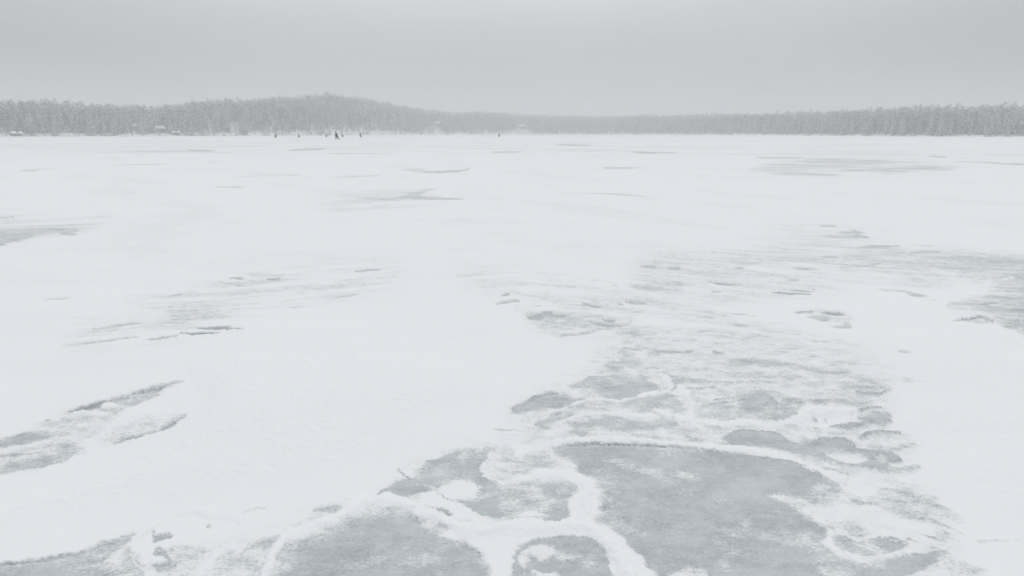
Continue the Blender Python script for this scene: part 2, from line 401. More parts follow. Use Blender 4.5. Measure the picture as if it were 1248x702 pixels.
ridge('H', [(860, 420), (900, 330), (945, 245), (1060, 180), (1248, 108)], 42, 0.02)

# --- pools above the large one
area('C', [(8, 32), (80, 10), (180, 14), (270, 25), (325, 55), (400, 73), (470, 45), (560, 50), (650, 85), (720, 100), (800, 105), (842, 140), (800, 166), (740, 182), (640, 172), (560, 166), (500, 152), (420, 130), (300, 106), (200, 96), (80, 86), (20, 62)], 0.96, 1.4)
line('C', [(8, 32), (80, 9), (180, 12), (275, 24)], 9, 1.15)
line('C', [(440, 52), (480, 44), (560, 48), (650, 82)], 9, 1.15)
area('C', [(478, 116), (560, 104), (650, 114), (692, 140), (640, 156), (540, 146)], 0.07, 1.6)
area('C', [(400, 120), (480, 130), (560, 150), (480, 165)], 0.45, 2.5)
area('C', [(735, 178), (830, 172), (940, 168), (880, 197), (800, 198)], 0.66, 2)
area('C', [(710, 140), (740, 125), (780, 140), (760, 158)], 0.4, 2)
area('C', [(560, 170), (640, 180), (600, 205), (500, 190)], 0.4, 3)
area('C', [(625, 28), (720, 10), (830, 10), (902, 40), (880, 77), (820, 90), (740, 70), (680, 52)], 0.27, 1.6)
line('C', [(640, 42), (700, 15), (800, 9), (850, 15)], 15, 0.85)
line('C', [(640, 45), (680, 30)], 18, 0.75)
line('C', [(780, 87), (850, 88), (885, 70)], 8, 0.6)
ridge('C', [(0, 100), (100, 100), (200, 112), (350, 150), (450, 190), (570, 225)], 36, 0.026)

# --- scalloped pools in the middle distance
area('D', [(108, 412), (150, 380), (230, 345), (290, 315), (360, 300), (440, 315), (520, 330), (602, 340), (500, 360), (400, 380), (280, 396), (180, 412)], 0.86, 2.2)
line('D', [(115, 402), (150, 379), (235, 342), (290, 313), (360, 299), (420, 308)], 11, 1.12)
line('D', [(470, 325), (540, 334), (600, 341)], 9, 0.95)
area('D', [(470, 255), (560, 208), (700, 180), (830, 168), (930, 200), (1000, 240), (1003, 268), (880, 312), (780, 332), (700, 325), (640, 300), (590, 265)], 0.7, 2.2)
area('D', [(680, 290), (760, 250), (930, 245), (990, 262), (880, 308), (780, 328), (700, 322)], 0.92, 2)
line('D', [(540, 235), (580, 208), (700, 183), (780, 190)], 22, 0.85)
area('D', [(690, 115), (780, 93), (910, 95), (870, 115), (800, 128), (740, 152)], 0.68, 1.8)
area('D', [(770, 40), (800, 20), (885, 45), (850, 57)], 0.6, 1.8)
area('D', [(930, 45), (1003, 25), (1020, 55), (980, 65)], 0.5, 1.8)
area('D', [(258, 484), (300, 445), (400, 425), (500, 390), (560, 358), (700, 353), (850, 360), (950, 380), (1050, 400), (1003, 412), (800, 392), (650, 388), (540, 408), (420, 458), (330, 482), (360, 512), (300, 500)], 0.52, 1.6)
line('D', [(262, 462), (330, 440), (430, 425)], 14, 0.85)
line('D', [(380, 448), (430, 455), (500, 420)], 14, 0.7)
line('D', [(250, 488), (310, 497), (362, 512)], 12, 0.9)
line('D', [(190, 505), (280, 511)], 9, 0.6)
line('D', [(0, 518), (100, 522), (190, 532)], 9, 0.42)
line('D', [(40, 555), (200, 552)], 14, 0.25)
line('D', [(0, 632), (40, 622)], 14, 0.4)
area('D', [(478, 530), (540, 470), (640, 450), (780, 444), (832, 470), (940, 464), (1003, 460), (1060, 480), (1003, 500), (880, 512), (750, 522), (640, 516), (540, 547)], 0.66, 1.8)
line('D', [(640, 462), (720, 447), (800, 452), (830, 470)], 18, 0.95)
line('D', [(490, 530), (540, 545), (560, 530)], 12, 0.9)
area('D', [(800, 347), (900, 310), (1003, 283), (1090, 285), (1130, 320), (1003, 372), (900, 362)], 0.62, 2)
area('D', [(880, 560), (920, 545), (1003, 565), (960, 572)], 0.35, 2)
area('E', [(348, 415), (380, 348), (500, 340), (620, 320), (610, 298), (700, 268), (780, 258), (850, 285), (960, 310), (1010, 335), (1003, 352), (958, 400), (962, 420), (880, 441), (760, 431), (650, 407), (540, 441), (350, 442)], 0.5, 2)
area('E', [(612, 312), (740, 274), (820, 310), (900, 350), (962, 398), (930, 431), (800, 436), (660, 406), (622, 362)], 0.92, 1.6)
area('E', [(700, 360), (760, 345), (850, 365), (830, 385), (740, 385)], 0.62, 3)
area('E', [(830, 310), (900, 320), (960, 350), (920, 360), (860, 340)], 0.2, 1.5)
line('E', [(365, 378), (400, 358), (460, 348), (545, 343)], 17, 1.1)
line('E', [(430, 320), (560, 310), (655, 288)], 15, 0.8)
line('E', [(520, 350), (600, 345), (680, 325)], 9, 0.05, 'set')
area('E', [(-10, 482), (60, 460), (140, 444), (190, 460), (237, 485), (160, 506), (80, 516), (-10, 502)], 0.75, 1.4)
line('E', [(20, 495), (120, 490), (235, 484)], 15, 1.0)
area('E', [(-10, 180), (40, 195), (102, 240), (90, 262), (-10, 292)], 0.78, 2)
area('E', [(25, 312), (80, 285), (150, 289), (192, 310), (252, 340), (242, 392), (100, 390), (-10, 372), (-10, 335)], 0.58, 2)
area('E', [(70, 395), (130, 385), (210, 405), (150, 420)], 0.02, 1.2)
area('E', [(148, 172), (260, 180), (380, 195), (422, 215), (330, 224), (262, 225), (232, 252), (210, 272), (198, 210)], 0.68, 1.4)
area('E', [(540, 90), (640, 84), (780, 94), (900, 115), (1010, 142), (960, 146), (860, 130), (720, 131), (580, 126)], 0.66, 1.6)
line('E', [(0, 150), (60, 130), (135, 135)], 16, 0.75)
line('E', [(50, 45), (100, 33), (210, 42), (345, 40)], 12, 0.8)
line('E', [(455, 45), (525, 50)], 13, 0.8)
line('E', [(775, 60), (830, 46), (915, 52)], 9, 0.5)
line('E', [(390, 210), (560, 217), (740, 211), (845, 220)], 10, 0.7)
line('E', [(420, 150), (520, 160), (600, 185), (700, 191), (820, 184), (900, 166)], 9, 0.62)
line('E', [(335, 252), (410, 246), (485, 252)], 13, 0.7)
line('E', [(140, 372), (235, 376)], 11, 0.7)
line('E', [(160, 150), (300, 149), (425, 150)], 7, 0.3)
area('E', [(270, 520), (310, 505), (330, 525), (290, 545)], 0.5, 1.6)
line('E', [(465, 495), (492, 495)], 12, 0.7)
area('F', [(-10, 113), (60, 125), (160, 140), (280, 155), (405, 166), (300, 177), (200, 167), (80, 150), (-10, 132)], 0.66, 1.4)
area('F', [(0, 190), (200, 200), (330, 230), (340, 290), (100, 290), (0, 270)], 0.26, 4)
area('F', [(340, 200), (480, 193), (600, 225), (632, 258), (580, 282), (520, 287), (440, 265), (330, 240)], 0.45, 2.4)
line('F', [(425, 275), (530, 286), (615, 266)], 12, 0.95)
area('F', [(-10, 308), (120, 318), (260, 308), (400, 323), (492, 345), (430, 356), (300, 347), (160, 342), (60, 347), (-10, 332)], 0.66, 1.6)
line('F', [(395, 386), (450, 380), (540, 370), (578, 367)], 14, 0.95)
area('F', [(428, 432), (520, 404), (622, 398), (636, 430), (600, 466), (500, 456)], 0.9, 1.8)
area('F', [(248, 477), (330, 460), (440, 460), (472, 475), (400, 491), (300, 486)], 0.82, 1.6)
area('F', [(48, 412), (90, 370), (180, 343), (290, 355), (380, 356), (432, 385), (420, 432), (300, 458), (120, 480), (40, 452)], 0.0, 1.4)
line('F', [(150, 432), (185, 440)], 22, 0.6)
line('F', [(225, 437), (248, 433)], 14, 0.5)
line('F', [(95, 75), (195, 75)], 12, 0.5)
line('F', [(685, 68), (745, 85)], 14, 0.28)
line('F', [(650, 195), (720, 215), (835, 242)], 10, 0.25)
line('F', [(660, 215), (760, 235)], 16, 0.2)
ridge('D', [(200, 480), (290, 462), (400, 412), (520, 362), (640, 342), (780, 342), (900, 310), (1003, 270)], 20, 0.018)
ridge('D', [(380, 490), (540, 440), (700, 420), (860, 436), (1003, 440)], 20, 0.015)
ridge('E', [(130, 170), (195, 225), (160, 278), (60, 290), (-20, 315)], 24, 0.018)
ridge('E', [(250, 255), (285, 300), (325, 370), (300, 430), (340, 480), (390, 520)], 42, 0.03)
ridge('E', [(230, 440), (420, 468), (640, 460), (800, 468), (960, 442), (1060, 420)], 36, 0.026)
ridge('F', [(70, 430), (150, 385), (250, 385), (380, 400)], 60, 0.05)
line('F', [(150, 432), (185, 440)], 18, 0.5)

# --- mid-distance flecks
area('I', [(220, 150), (250, 135), (320, 127), (347, 135), (300, 143), (250, 152)], 0.85, 1.2)
line('I', [(250, 106), (292, 99)], 10, 0.55)
area('I', [(398, 241), (430, 214), (500, 199), (548, 196), (540, 211), (480, 216), (466, 241), (440, 247)], 0.85, 1.2)
line('I', [(515, 217), (655, 217)], 8, 0.8)
line('I', [(425, 80), (490, 95), (525, 85)], 10, 0.45)
line('I', [(405, 165), (465, 160)], 8, 0.45)
line('I', [(715, 134), (770, 158), (828, 162)], 11, 0.7)
line('I', [(775, 210), (835, 218)], 11, 0.55)
line('I', [(840, 240), (870, 248), (905, 243)], 14, 0.8)
line('I', [(975, 135), (1010, 145), (1100, 143)], 15, 0.7)
line('I', [(925, 148), (965, 152)], 10, 0.45)
line('I', [(755, 254), (850, 275), (930, 276), (1015, 254)], 15, 0.55)
line('I', [(590, 336), (700, 325), (845, 299)], 11, 0.5)
area('I', [(915, 320), (1000, 304), (1060, 308), (1165, 330), (1060, 337), (980, 326)], 0.62, 1.6)
area('I', [(985, 55), (1100, 43), (1270, 36), (1320, 55), (1270, 75), (1160, 77), (1060, 71)], 0.48, 1.6)
line('I', [(885, 57), (935, 57)], 9, 0.55)
line('I', [(760, 15), (850, 30), (900, 40)], 9, 0.25)
area('I', [(938, 400), (1000, 414), (1035, 432), (990, 437), (950, 426)], 0.62, 1.4)
line('I', [(940, 390), (1020, 402), (1110, 400)], 9, 0.5)
line('I', [(60, 20), (200, 25), (300, 15)], 24, 0.15)
line('I', [(110, 60), (230, 60), (330, 40)], 18, 0.12)
line('J', [(415, 119), (490, 127), (585, 125)], 11, 0.82)
line('J', [(175, 43), (245, 42)], 15, 0.58)
line('J', [(545, 42), (615, 43)], 11, 0.5)
line('J', [(885, 34), (950, 40), (1045, 46)], 16, 0.62)
line('J', [(855, 102), (940, 102)], 10, 0.45)
line('J', [(745, 168), (880, 180), (1022, 182)], 10, 0.9)
line('J', [(860, 160), (1015, 166)], 8, 0.6)
line('J', [(995, 148), (1045, 150)], 8, 0.35)
area('J', [(920, 280), (1050, 270), (1225, 300), (1248, 400), (1100, 375), (980, 320)], 0.2, 3)
line('J', [(915, 290), (1005, 287)], 13, 0.65)
line('J', [(1075, 292), (1150, 300), (1218, 305)], 17, 0.85)
area('J', [(955, 315), (1060, 310), (1112, 330), (1080, 350), (1000, 326)], 0.6, 1.6)
area('J', [(1115, 375), (1180, 374), (1212, 358), (1238, 386), (1190, 397)], 0.68, 1.4)
line('J', [(530, 294), (635, 298)], 12, 0.45)
line('J', [(635, 305), (705, 309)], 9, 0.3)
line('J', [(330, 320), (440, 330)], 13, 0.35)
line('J', [(535, 367), (640, 377)], 14, 0.5)
line('J', [(970, 464), (1110, 473)], 8, 0.4)
line('J', [(405, 172), (480, 179)], 10, 0.45)
line('J', [(-10, 240), (45, 242)], 15, 0.5)
line('J', [(-5, 30), (100, 31)], 11, 0.45)
area('J', [(-5, 400), (60, 408), (105, 430), (40, 433)], 0.45, 1.6)
line('J', [(220, 440), (290, 452), (350, 455)], 9, 0.3)
line('K', [(0, 71), (100, 76)], 8, 0.45)
area('K', [(-20, 120), (80, 110), (190, 95), (245, 130), (180, 136), (80, 136)], 0.46, 1.4)
line('K', [(165, 92), (195, 100), (207, 118), (245, 133)], 10, 0.62)
line('K', [(195, 184), (290, 177), (440, 175)], 14, 0.6)
line('K', [(-10, 235), (90, 235)], 8, 0.55)
line('K', [(90, 292), (200, 285), (340, 264)], 14, 0.4)
line('K', [(510, 178), (610, 180)], 8, 0.35)
line('K', [(465, 227), (500, 212), (650, 210)], 11, 0.5)
area('K', [(880, 266), (960, 245), (1100, 256), (1180, 275), (1000, 271)], 0.68, 1.4)
line('K', [(830, 224), (960, 242)], 11, 0.35)
area('K', [(255, 390), (400, 397), (470, 408), (510, 420), (567, 436), (520, 451), (478, 436), (440, 412), (330, 403)], 0.66, 1.4)
line('K', [(575, 465), (635, 469)], 10, 0.6)
line('K', [(670, 509), (765, 489)], 9, 0.5)
line('K', [(835, 488), (945, 484)], 11, 0.75)
area('K', [(868, 451), (940, 438), (1052, 445), (1042, 466), (960, 462)], 0.64, 1.4)
area('K', [(1050, 458), (1120, 445), (1200, 470), (1100, 472)], 0.62, 1.4)
area('K', [(1015, 526), (1088, 515), (1200, 520), (1088, 535)], 0.72, 1.4)
line('K', [(715, 586), (800, 570), (870, 570), (918, 592)], 14, 0.75)
area('K', [(740, 585), (830, 572), (905, 592), (850, 606)], 0.4, 1.5)
area('K', [(975, 610), (1060, 590), (1200, 590), (1200, 690), (1040, 645)], 0.58, 2)
area('K', [(950, 340), (1088, 312), (1200, 315), (1088, 332)], 0.6, 1.4)
area('K', [(990, 362), (1088, 340), (1200, 345), (1088, 362)], 0.58, 1.4)
area('K', [(970, 402), (1088, 390), (1200, 400), (1088, 418)], 0.5, 1.8)
area('K', [(715, 310), (850, 300), (905, 350), (840, 367), (760, 342)], 0.45, 2)
line('K', [(960, 355), (1030, 345)], 8, 0.0, 'set')
area('L', [(120, 65), (250, 55), (400, 60), (540, 65), (620, 78), (560, 82), (420, 78), (300, 79), (180, 72)], 0.42, 1.2)
area('L', [(350, 112), (560, 101), (700, 98), (800, 95), (910, 110), (820, 119), (700, 115), (600, 131), (480, 126)], 0.48, 1.2)
line('L', [(0, 130), (180, 132), (345, 138)], 13, 0.34)
line('L', [(-80, 47), (0, 52), (145, 52)], 7, 0.55)
line('L', [(785, 42), (880, 50)], 9, 0.42)
line('L', [(890, 68), (1060, 75), (1290, 86)], 9, 0.42)
line('L', [(1160, 82), (1290, 84)], 10, 0.5)
line('L', [(1030, 30), (1290, 38)], 11, 0.25)
line('M', [(1100, 33), (1200, 26)], 8, 0.6)
line('M', [(655, 60), (705, 60)], 8, 0.7)
line('M', [(790, 62), (835, 63)], 8, 0.8)
line('M', [(530, 72), (640, 75), (750, 92)], 10, 0.25)
line('M', [(690, 45), (850, 45)], 12, 0.25)
line('M', [(430, 119), (525, 104)], 7, 0.35)
line('M', [(140, 250), (230, 238), (335, 224)], 9, 0.5)
line('M', [(535, 240), (665, 234)], 9, 0.75)
line('M', [(535, 240), (710, 245)], 9, 0.8)
line('M', [(465, 260), (625, 258)], 10, 0.95)
line('M', [(350, 287), (420, 275), (475, 266)], 10, 0.6)
line('M', [(130, 299), (240, 285), (340, 274)], 10, 0.45)
line('M', [(865, 163), (940, 154)], 8, 0.42)
line('M', [(990, 129), (1140, 111)], 8, 0.3)
line('M', [(-20, 140), (75, 131)], 8, 0.25)
line('M', [(1130, 78), (1240, 72)], 7, 0.3)
line('M', [(1180, 60), (1260, 45)], 14, 0.25)
line('M', [(60, 215), (200, 213)], 9, 0.14)
line('N', [(-20, 290), (60, 285)], 9, 0.45)
area('N', [(-60, 345), (90, 325), (260, 322), (272, 336), (150, 341), (60, 371), (-60, 380)], 0.36, 1.4)
line('N', [(-20, 362), (75, 365)], 11, 0.75)
line('N', [(215, 338), (250, 345), (275, 349)], 10, 0.75)
line('N', [(-15, 382), (25, 382)], 9, 0.7)
line('N', [(155, 330), (265, 322)], 7, 0.55)
line('N', [(260, 301), (330, 294)], 10, 0.22)
line('N', [(350, 272), (430, 268)], 10, 0.18)
line('N', [(680, 39), (780, 43)], 6, 0.55)
line('N', [(1040, 40), (1180, 34)], 8, 0.5)
line('N', [(60, 116), (180, 107)], 7, 0.34)
line('N', [(170, 108), (420, 95), (620, 90)], 5, 0.25)
line('N', [(815, 215), (910, 210)], 6, 0.4)
line('N', [(770, 175), (890, 175)], 5, 0.3)
line('N', [(1100, 182), (1220, 182)], 7, 0.3)
line('N', [(850, 136), (1100, 128)], 10, 0.22)
line('N', [(430, 44), (860, 48)], 5, 0.2)
area('O', [(220, 100), (310, 98), (380, 115), (520, 108), (430, 121), (350, 121), (260, 111)], 0.32, 1.2)
line('O', [(305, 117), (430, 118), (520, 107)], 8, 0.6)
area('O', [(245, 212), (300, 195), (400, 177), (330, 203), (345, 213), (260, 217)], 0.5, 1.0)
line('O', [(255, 213), (360, 217), (500, 217)], 9, 0.68)
line('O', [(100, 215), (250, 219)], 10, 0.32)
line('O', [(140, 234), (215, 242)], 14, 0.22)
line('O', [(820, 20), (950, 22)], 8, 0.5)
line('O', [(1100, 46), (1190, 50)], 8, 0.7)
line('O', [(1180, 48), (1260, 48)], 6, 0.4)
line('O', [(590, 46), (710, 45)], 10, 0.3)
line('O', [(370, 28), (530, 28)], 6, 0.3)
line('O', [(990, 105), (1150, 100)], 16, 0.22)
line('O', [(830, 202), (1000, 198), (1170, 210)], 6, 0.22)
line('O', [(-10, 52), (270, 52)], 6, 0.24)
line('O', [(-10, 140), (210, 130)], 6, 0.26)

# --- the lee sides of the drifts are raised a little
DRIFTS = [[(0, 660), (150, 630), (300, 610), (400, 590), (480, 560), (560, 520), (640, 470), (740, 420), (620, 370), (520, 350), (400, 370), (300, 410), (220, 440), (230, 500), (120, 560), (0, 590), (-300, 640), (-300, 760)],
          [(1080, 480), (1120, 540), (1180, 600), (1248, 650), (1500, 760), (1600, 560), (1500, 440), (1248, 420), (1150, 400), (1040, 390), (1060, 440)]]

def poly_sdf(px, py, P):
    d2 = np.full(px.shape, 1e18); inside = np.zeros(px.shape, bool)
    n = len(P)
    for i in range(n):
        ax, ay = P[i]; bx, by = P[(i + 1) % n]
        ex, ey = bx - ax, by - ay
        wx, wy = px - ax, py - ay
        L = ex * ex + ey * ey + 1e-9
        t = np.clip((wx * ex + wy * ey) / L, 0, 1)
        dx, dy = wx - ex * t, wy - ey * t
        np.minimum(d2, dx * dx + dy * dy, out=d2)
        c = (ay > py) != (by > py)
        if ey != 0: inside ^= c & (px < ax + (py - ay) / ey * ex)
    d = np.sqrt(d2)
    return np.where(inside, -d, d)

def line_dist(px, py, P):
    d2 = np.full(px.shape, 1e18); tt = np.zeros(px.shape)
    n = len(P); seg = np.linalg.norm(np.diff(P, axis=0), axis=1); tot = seg.sum() + 1e-9; acc = 0
    for i in range(n - 1):
        ax, ay = P[i]; ex, ey = P[i + 1] - P[i]
        wx, wy = px - ax, py - ay
        t = np.clip((wx * ex + wy * ey) / (ex * ex + ey * ey + 1e-9), 0, 1)
        dx, dy = wx - ex * t, wy - ey * t
        q = dx * dx + dy * dy
        m = q < d2
        d2[m] = q[m]; tt[m] = (acc + t[m] * seg[i]) / tot
        acc += seg[i]
    return np.sqrt(d2), tt

# ------------------------------------------------------------------ the far shore: distance and height by bearing
_px = [-700, -300, 0, 160, 320, 400, 480, 600, 720, 800, 900, 1010, 1130, 1248, 1600, 2000]
_d = [420, 395, 400, 420, 460, 500, 600, 740, 760, 700, 580, 480, 410, 390, 400, 430]
_spx = [-700, -300, 0, 60, 100, 140, 180, 200, 220, 245, 280, 310, 335, 350, 375, 390, 407, 430, 450, 470, 490, 510, 540, 560, 580, 610, 650, 690, 730, 790, 870, 930, 960, 1010, 1050, 1120, 1190, 1230, 1280, 1600, 2000]
_sy = [124, 122, 122.8, 122.6, 125, 127, 128.5, 128.5, 126, 122.5, 121, 121, 118.5, 117, 115.5, 114, 113, 116, 119, 123, 127, 131, 135.5, 137, 135.5, 137, 139, 140.5, 141, 140, 139, 138, 136.5, 135, 134, 131, 131, 129, 128.5, 128, 130]
_az = np.array([azimuth_of(p) for p in _px]); _saz = np.array([azimuth_of(p) for p in _spx])
TREE_H = 13.0
def shore(az):
    return np.interp(az, _az, _d) + 7 * np.sin(az * 23) + 4 * np.sin(az * 61 + 1)
def hill_top(az):
    """height of the wooded rise so that its tree tops reach the skyline"""
    y = np.interp(az, _saz, _sy)
    e = (HZ - y) / F / math.sqrt(1 + 0) * np.cos(az) * CP      # approximate elevation angle
    return np.maximum(2.0, 1.65 + e * (np.interp(az, _az, _d) + 130) - TREE_H * (1.13 + 0.10 * np.abs(az)))
def terrain(az, s):
    h = hill_top(az)
    s = np.maximum(s, 0)
    bank = 0.5 * sstep(0, 5, s)
    return bank + h * (1 - np.exp(-s / 55.0)) / (1 - math.exp(-140 / 55.0)) + 0.25 * np.sin(s * 0.21 + az * 80) * sstep(0, 20, s)

# ------------------------------------------------------------------ the frozen lake: one sheet right round the camera
def build_lake():
    rows_v = np.concatenate([np.arange(163.6, 175, 0.35), np.arange(175, 200, 0.6), np.arange(200, 790, 1.0), np.arange(790, 1500, 14)])
    th = np.arctan((rows_v - 351) / F) + PITCH
    r = EYE / np.tan(np.minimum(th, 1.35))
    r = np.concatenate([[1250, 1050, 930], r[r < 900]])[::-1]         # near -> far
    az = np.concatenate([np.arange(-44, 44.001, 0.085), np.arange(47, 314, 3.0)]) * math.pi / 180
    na, nr = len(az), len(r)
    A, Rr = np.meshgrid(az, r)
    x = (Rr * np.sin(A)).ravel(); y = (Rr * np.cos(A)).ravel(); d = Rr.ravel(); a = A.ravel()
    lr = np.log(d)
    # ragged edges: the outlines are shaken by noise of the ground
    def q(k, s1, s2): return fbm(a * k, lr * k, 3, s1, 0.55), fbm(a * k + 9.3, lr * k, 3, s2, 0.55)
    n1, n2 = q(38, 1, 2); n3, n4 = q(150, 3, 4); n5, n6 = q(330, 5, 6)
    amp = 0.0042
    nr_ = np.clip(fbm(a * 24, lr * 24, 3, 15), -1, 1); nr2_ = np.clip(fbm(a * 60 + 4, lr * 60, 3, 16), -1, 1)
    wx = x + d * (amp * n1 + 0.0016 * n3 + 0.0008 * n5); wy = y + d * (amp * n2 + 0.0026 * n4 + 0.0013 * n6)
    dep = wy * CP + EYE * SP; vv = wy * SP - EYE * CP
    ok = dep > 0.2
    dep = np.where(ok, dep, 0.2)
    px = np.where(ok, 624 + F * wx / dep, 1e6); py = np.where(ok, 351 - F * vv / dep, 1e6)
    Cc = np.zeros(len(x)); H = np.zeros(len(x))
    order = np.argsort(py); spy = py[order]
    def near(P, m):
        lo, hi = np.searchsorted(spy, P[:, 1].min() - m), np.searchsorted(spy, P[:, 1].max() + m)
        idx = order[lo:hi]; q = px[idx]
        return idx[(q > P[:, 0].min() - m) & (q < P[:, 0].max() + m)]
    for op in OPS:
        if op[0] == 'area':
            _, P, val, soft, mode = op
            soft *= (2.1 if val < 0.25 else 1.9) if P[:, 1].mean() > 430 else (1.8 if soft > 2.5 else 1.0)
            i = near(P, soft + 1)
            if not len(i): continue
            sd = poly_sdf(px[i], py[i], P)
            k = 1 - sstep(-soft, soft, sd)
            Cc[i] += (val - Cc[i]) * k
        elif op[0] == 'line':
            _, P, val, w, mode = op
            i = near(P, w + 1)
            if not len(i): continue
            dd, tt = line_dist(px[i], py[i], P)
            if P[:, 1].mean() < 430: val = val * 1.42
            ww = 0.5 * w * (0.25 + 0.75 * np.sin(np.pi * np.clip(tt, 0, 1)) ** 0.6) + 0.12
            k = (1 - sstep(0.35, 1.25, dd / ww)) * sstep(0, 0.12, tt + 0.03) * sstep(0, 0.12, 1.03 - tt)
            if mode == 'set': Cc[i] += (val - Cc[i]) * k
            else: Cc[i] = np.maximum(Cc[i], Cc[i] + (val - Cc[i]) * k)
        else:
            _, P, val, w, hh = op
            i = near(P, w * 0.9 + 1)
            if not len(i): continue
            dd, tt = line_dist(px[i], py[i], P)
            dd = dd * (1 + 0.55 * nr_[i])
            k = (1 - sstep(0.14 * w, 0.62 * w, dd)) * np.clip(0.96 - 0.25 * nr2_[i], 0.5, 1)
            Cc[i] += (val - Cc[i]) * k
            H[i] = np.maximum(H[i], hh * (1 - sstep(0.0, 0.75 * w, dd)))
    for P in DRIFTS:
        P = smooth_ring(P); i = near(P, 60)
        sd = poly_sdf(px[i], py[i], P)
        H[i] += 0.05 * sstep(0, 55, -sd)
    w1 = 1 - sstep(9, 18, d); w3 = sstep(35, 80, d); w2 = np.clip(1 - w1 - w3, 0, 1)
    yd = y + 0.35 * np.abs(x)
    sk = w1 * fbm(x * 1.2, yd * 4.2, 5, 83, .58) + w2 * fbm(x * 0.30, yd * 1.0, 5, 87, .58) + w3 * fbm(x * 0.08, yd * 0.14, 5, 91, .6)
    low = w1 * fbm(x * 0.33 + 2, yd * 0.6, 3, 101) + w2 * fbm(x * 0.1 + 2, yd * 0.17, 3, 103)
    sk = 0.85 * sk + 0.65 * low
    part = np.clip(4.5 * Cc * (1.02 - Cc), 0, 1) * sstep(4.2, 7.0, d)
    Cc = np.maximum(Cc + part * (0.52 - 0.12 * w1) * sk, 0)
    nearp = np.clip(4.5 * Cc * (1.04 - Cc), 0, 1) * (1 - sstep(4.5, 8.0, d))
    Cc = np.maximum(Cc + nearp * 0.22 * fbm(x * 6.5, y * 9.0, 5, 95, .62), 0)
    dust = sstep(0.15, 0.85, fbm(x * 1.7 - 0.5 * y, y * 2.4, 5, 97, .6)) * (1 - sstep(8, 14, d)) * np.clip(1.3 - Cc, 0, 1) * 3
    Cc = np.where(Cc > 0.75, Cc - 0.32 * np.clip(dust, 0, 1), Cc)
    solid = sstep(0.5, 0.9, Cc) * sstep(7, 14, d)
    Cc = Cc * (1 - solid * 0.38 * sstep(0.0, 0.55, sk))
    # faint wind streaks everywhere on the snow beyond the first metres, and scoured spots far out
    st = fbm(x * 0.35 + 0.2 * y, y * 0.16, 4, 31)
    st2 = fbm(x * 1.3, y * 0.9, 4, 37)
    far = sstep(5, 14, d)
    streak = far * (0.13 * sstep(0.05, 0.8, st + 0.5 * st2 + 0.3 * sk))
    st3 = fbm(x * 0.035, y * 0.05, 4, 53)
    streak += sstep(60, 140, d) * 0.16 * sstep(0.15, 0.7, st3)
    Cc = np.where(Cc < 0.3, np.maximum(Cc, 0) + streak * (1 - Cc / 0.3), Cc)
    Cc = np.maximum(Cc, 0)
    cl = np.clip(Cc, 0, 1)
    grow = np.clip(d / 6.0, 0.7, 2.0)
    z = (0.010 * (1 - sstep(0.05, 1.0, cl)) + 0.55 * H) * grow
    fade = 1 / (1 + (d / 30.0) ** 1.5)
    z += (1 - cl) * fade * (0.045 * fbm(x * 0.32, y * 0.45, 3, 61) + 0.0018 * fbm(x * 1.6, y * 2.2, 4, 67)) * sstep(2, 5, d)
    z += (1 - cl) * 0.0007 * fbm(x * 9, y * 9, 4, 71) * (1 - sstep(6, 14, d))
    rough = np.clip(H / 0.03, 0, 1) * (1 - sstep(9, 20, d))
    z += rough * 0.0055 * np.abs(fbm(x * 14, y * 14, 3, 73))
    z += fade * 0.010 * noise(x * 0.1, y * 0.1, 77)
    z = np.where(d < 1.0, 0.01, z)
    verts = np.stack([x, y, z], 1)
    verts = np.vstack([verts, [[0, 0, 0.01]]])
    bare = np.append(Cc, 0).astype(np.float32)
    idx = np.arange(nr * na).reshape(nr, na)
    nx = np.roll(idx, -1, axis=1)
    faces = np.stack([idx[:-1], nx[:-1], nx[1:], idx[1:]], -1).reshape(-1, 4)[:, ::-1]
    c = nr * na
    # the disc under the camera, as quads with a repeated centre is not allowed: use a second mesh pass with triangles
    me = bpy.data.meshes.new('frozen_lake')
    cap = np.stack([np.full(na, c), np.arange(na), np.roll(np.arange(na), -1)], -1)[:, ::-1]
    me.vertices.add(len(verts)); me.vertices.foreach_set('co', verts.astype(np.float32).ravel())
    nl = faces.size + cap.size
    me.loops.add(nl); me.loops.foreach_set('vertex_index', np.concatenate([faces.ravel(), cap.ravel()]).astype(np.int32))
    nf, nc = len(faces), len(cap)
    me.polygons.add(nf + nc)
    me.polygons.foreach_set('loop_start', np.concatenate([np.arange(nf) * 4, nf * 4 + np.arange(nc) * 3]).astype(np.int32))
    me.polygons.foreach_set('loop_total', np.concatenate([np.full(nf, 4), np.full(nc, 3)]).astype(np.int32))
    me.update(calc_edges=True)
    me.polygons.foreach_set('use_smooth', np.ones(nf + nc, bool))
    at = me.attributes.new('bare_ice', 'FLOAT', 'POINT'); at.data.foreach_set('value', bare)
    me.materials.append(M['lake'])
    o = link(bpy.data.objects.new('frozen_lake', me))
    tag(o, 'white windblown snow over grey lake ice with bare frosty patches', 'frozen lake', kind='structure')
    return o
build_lake()

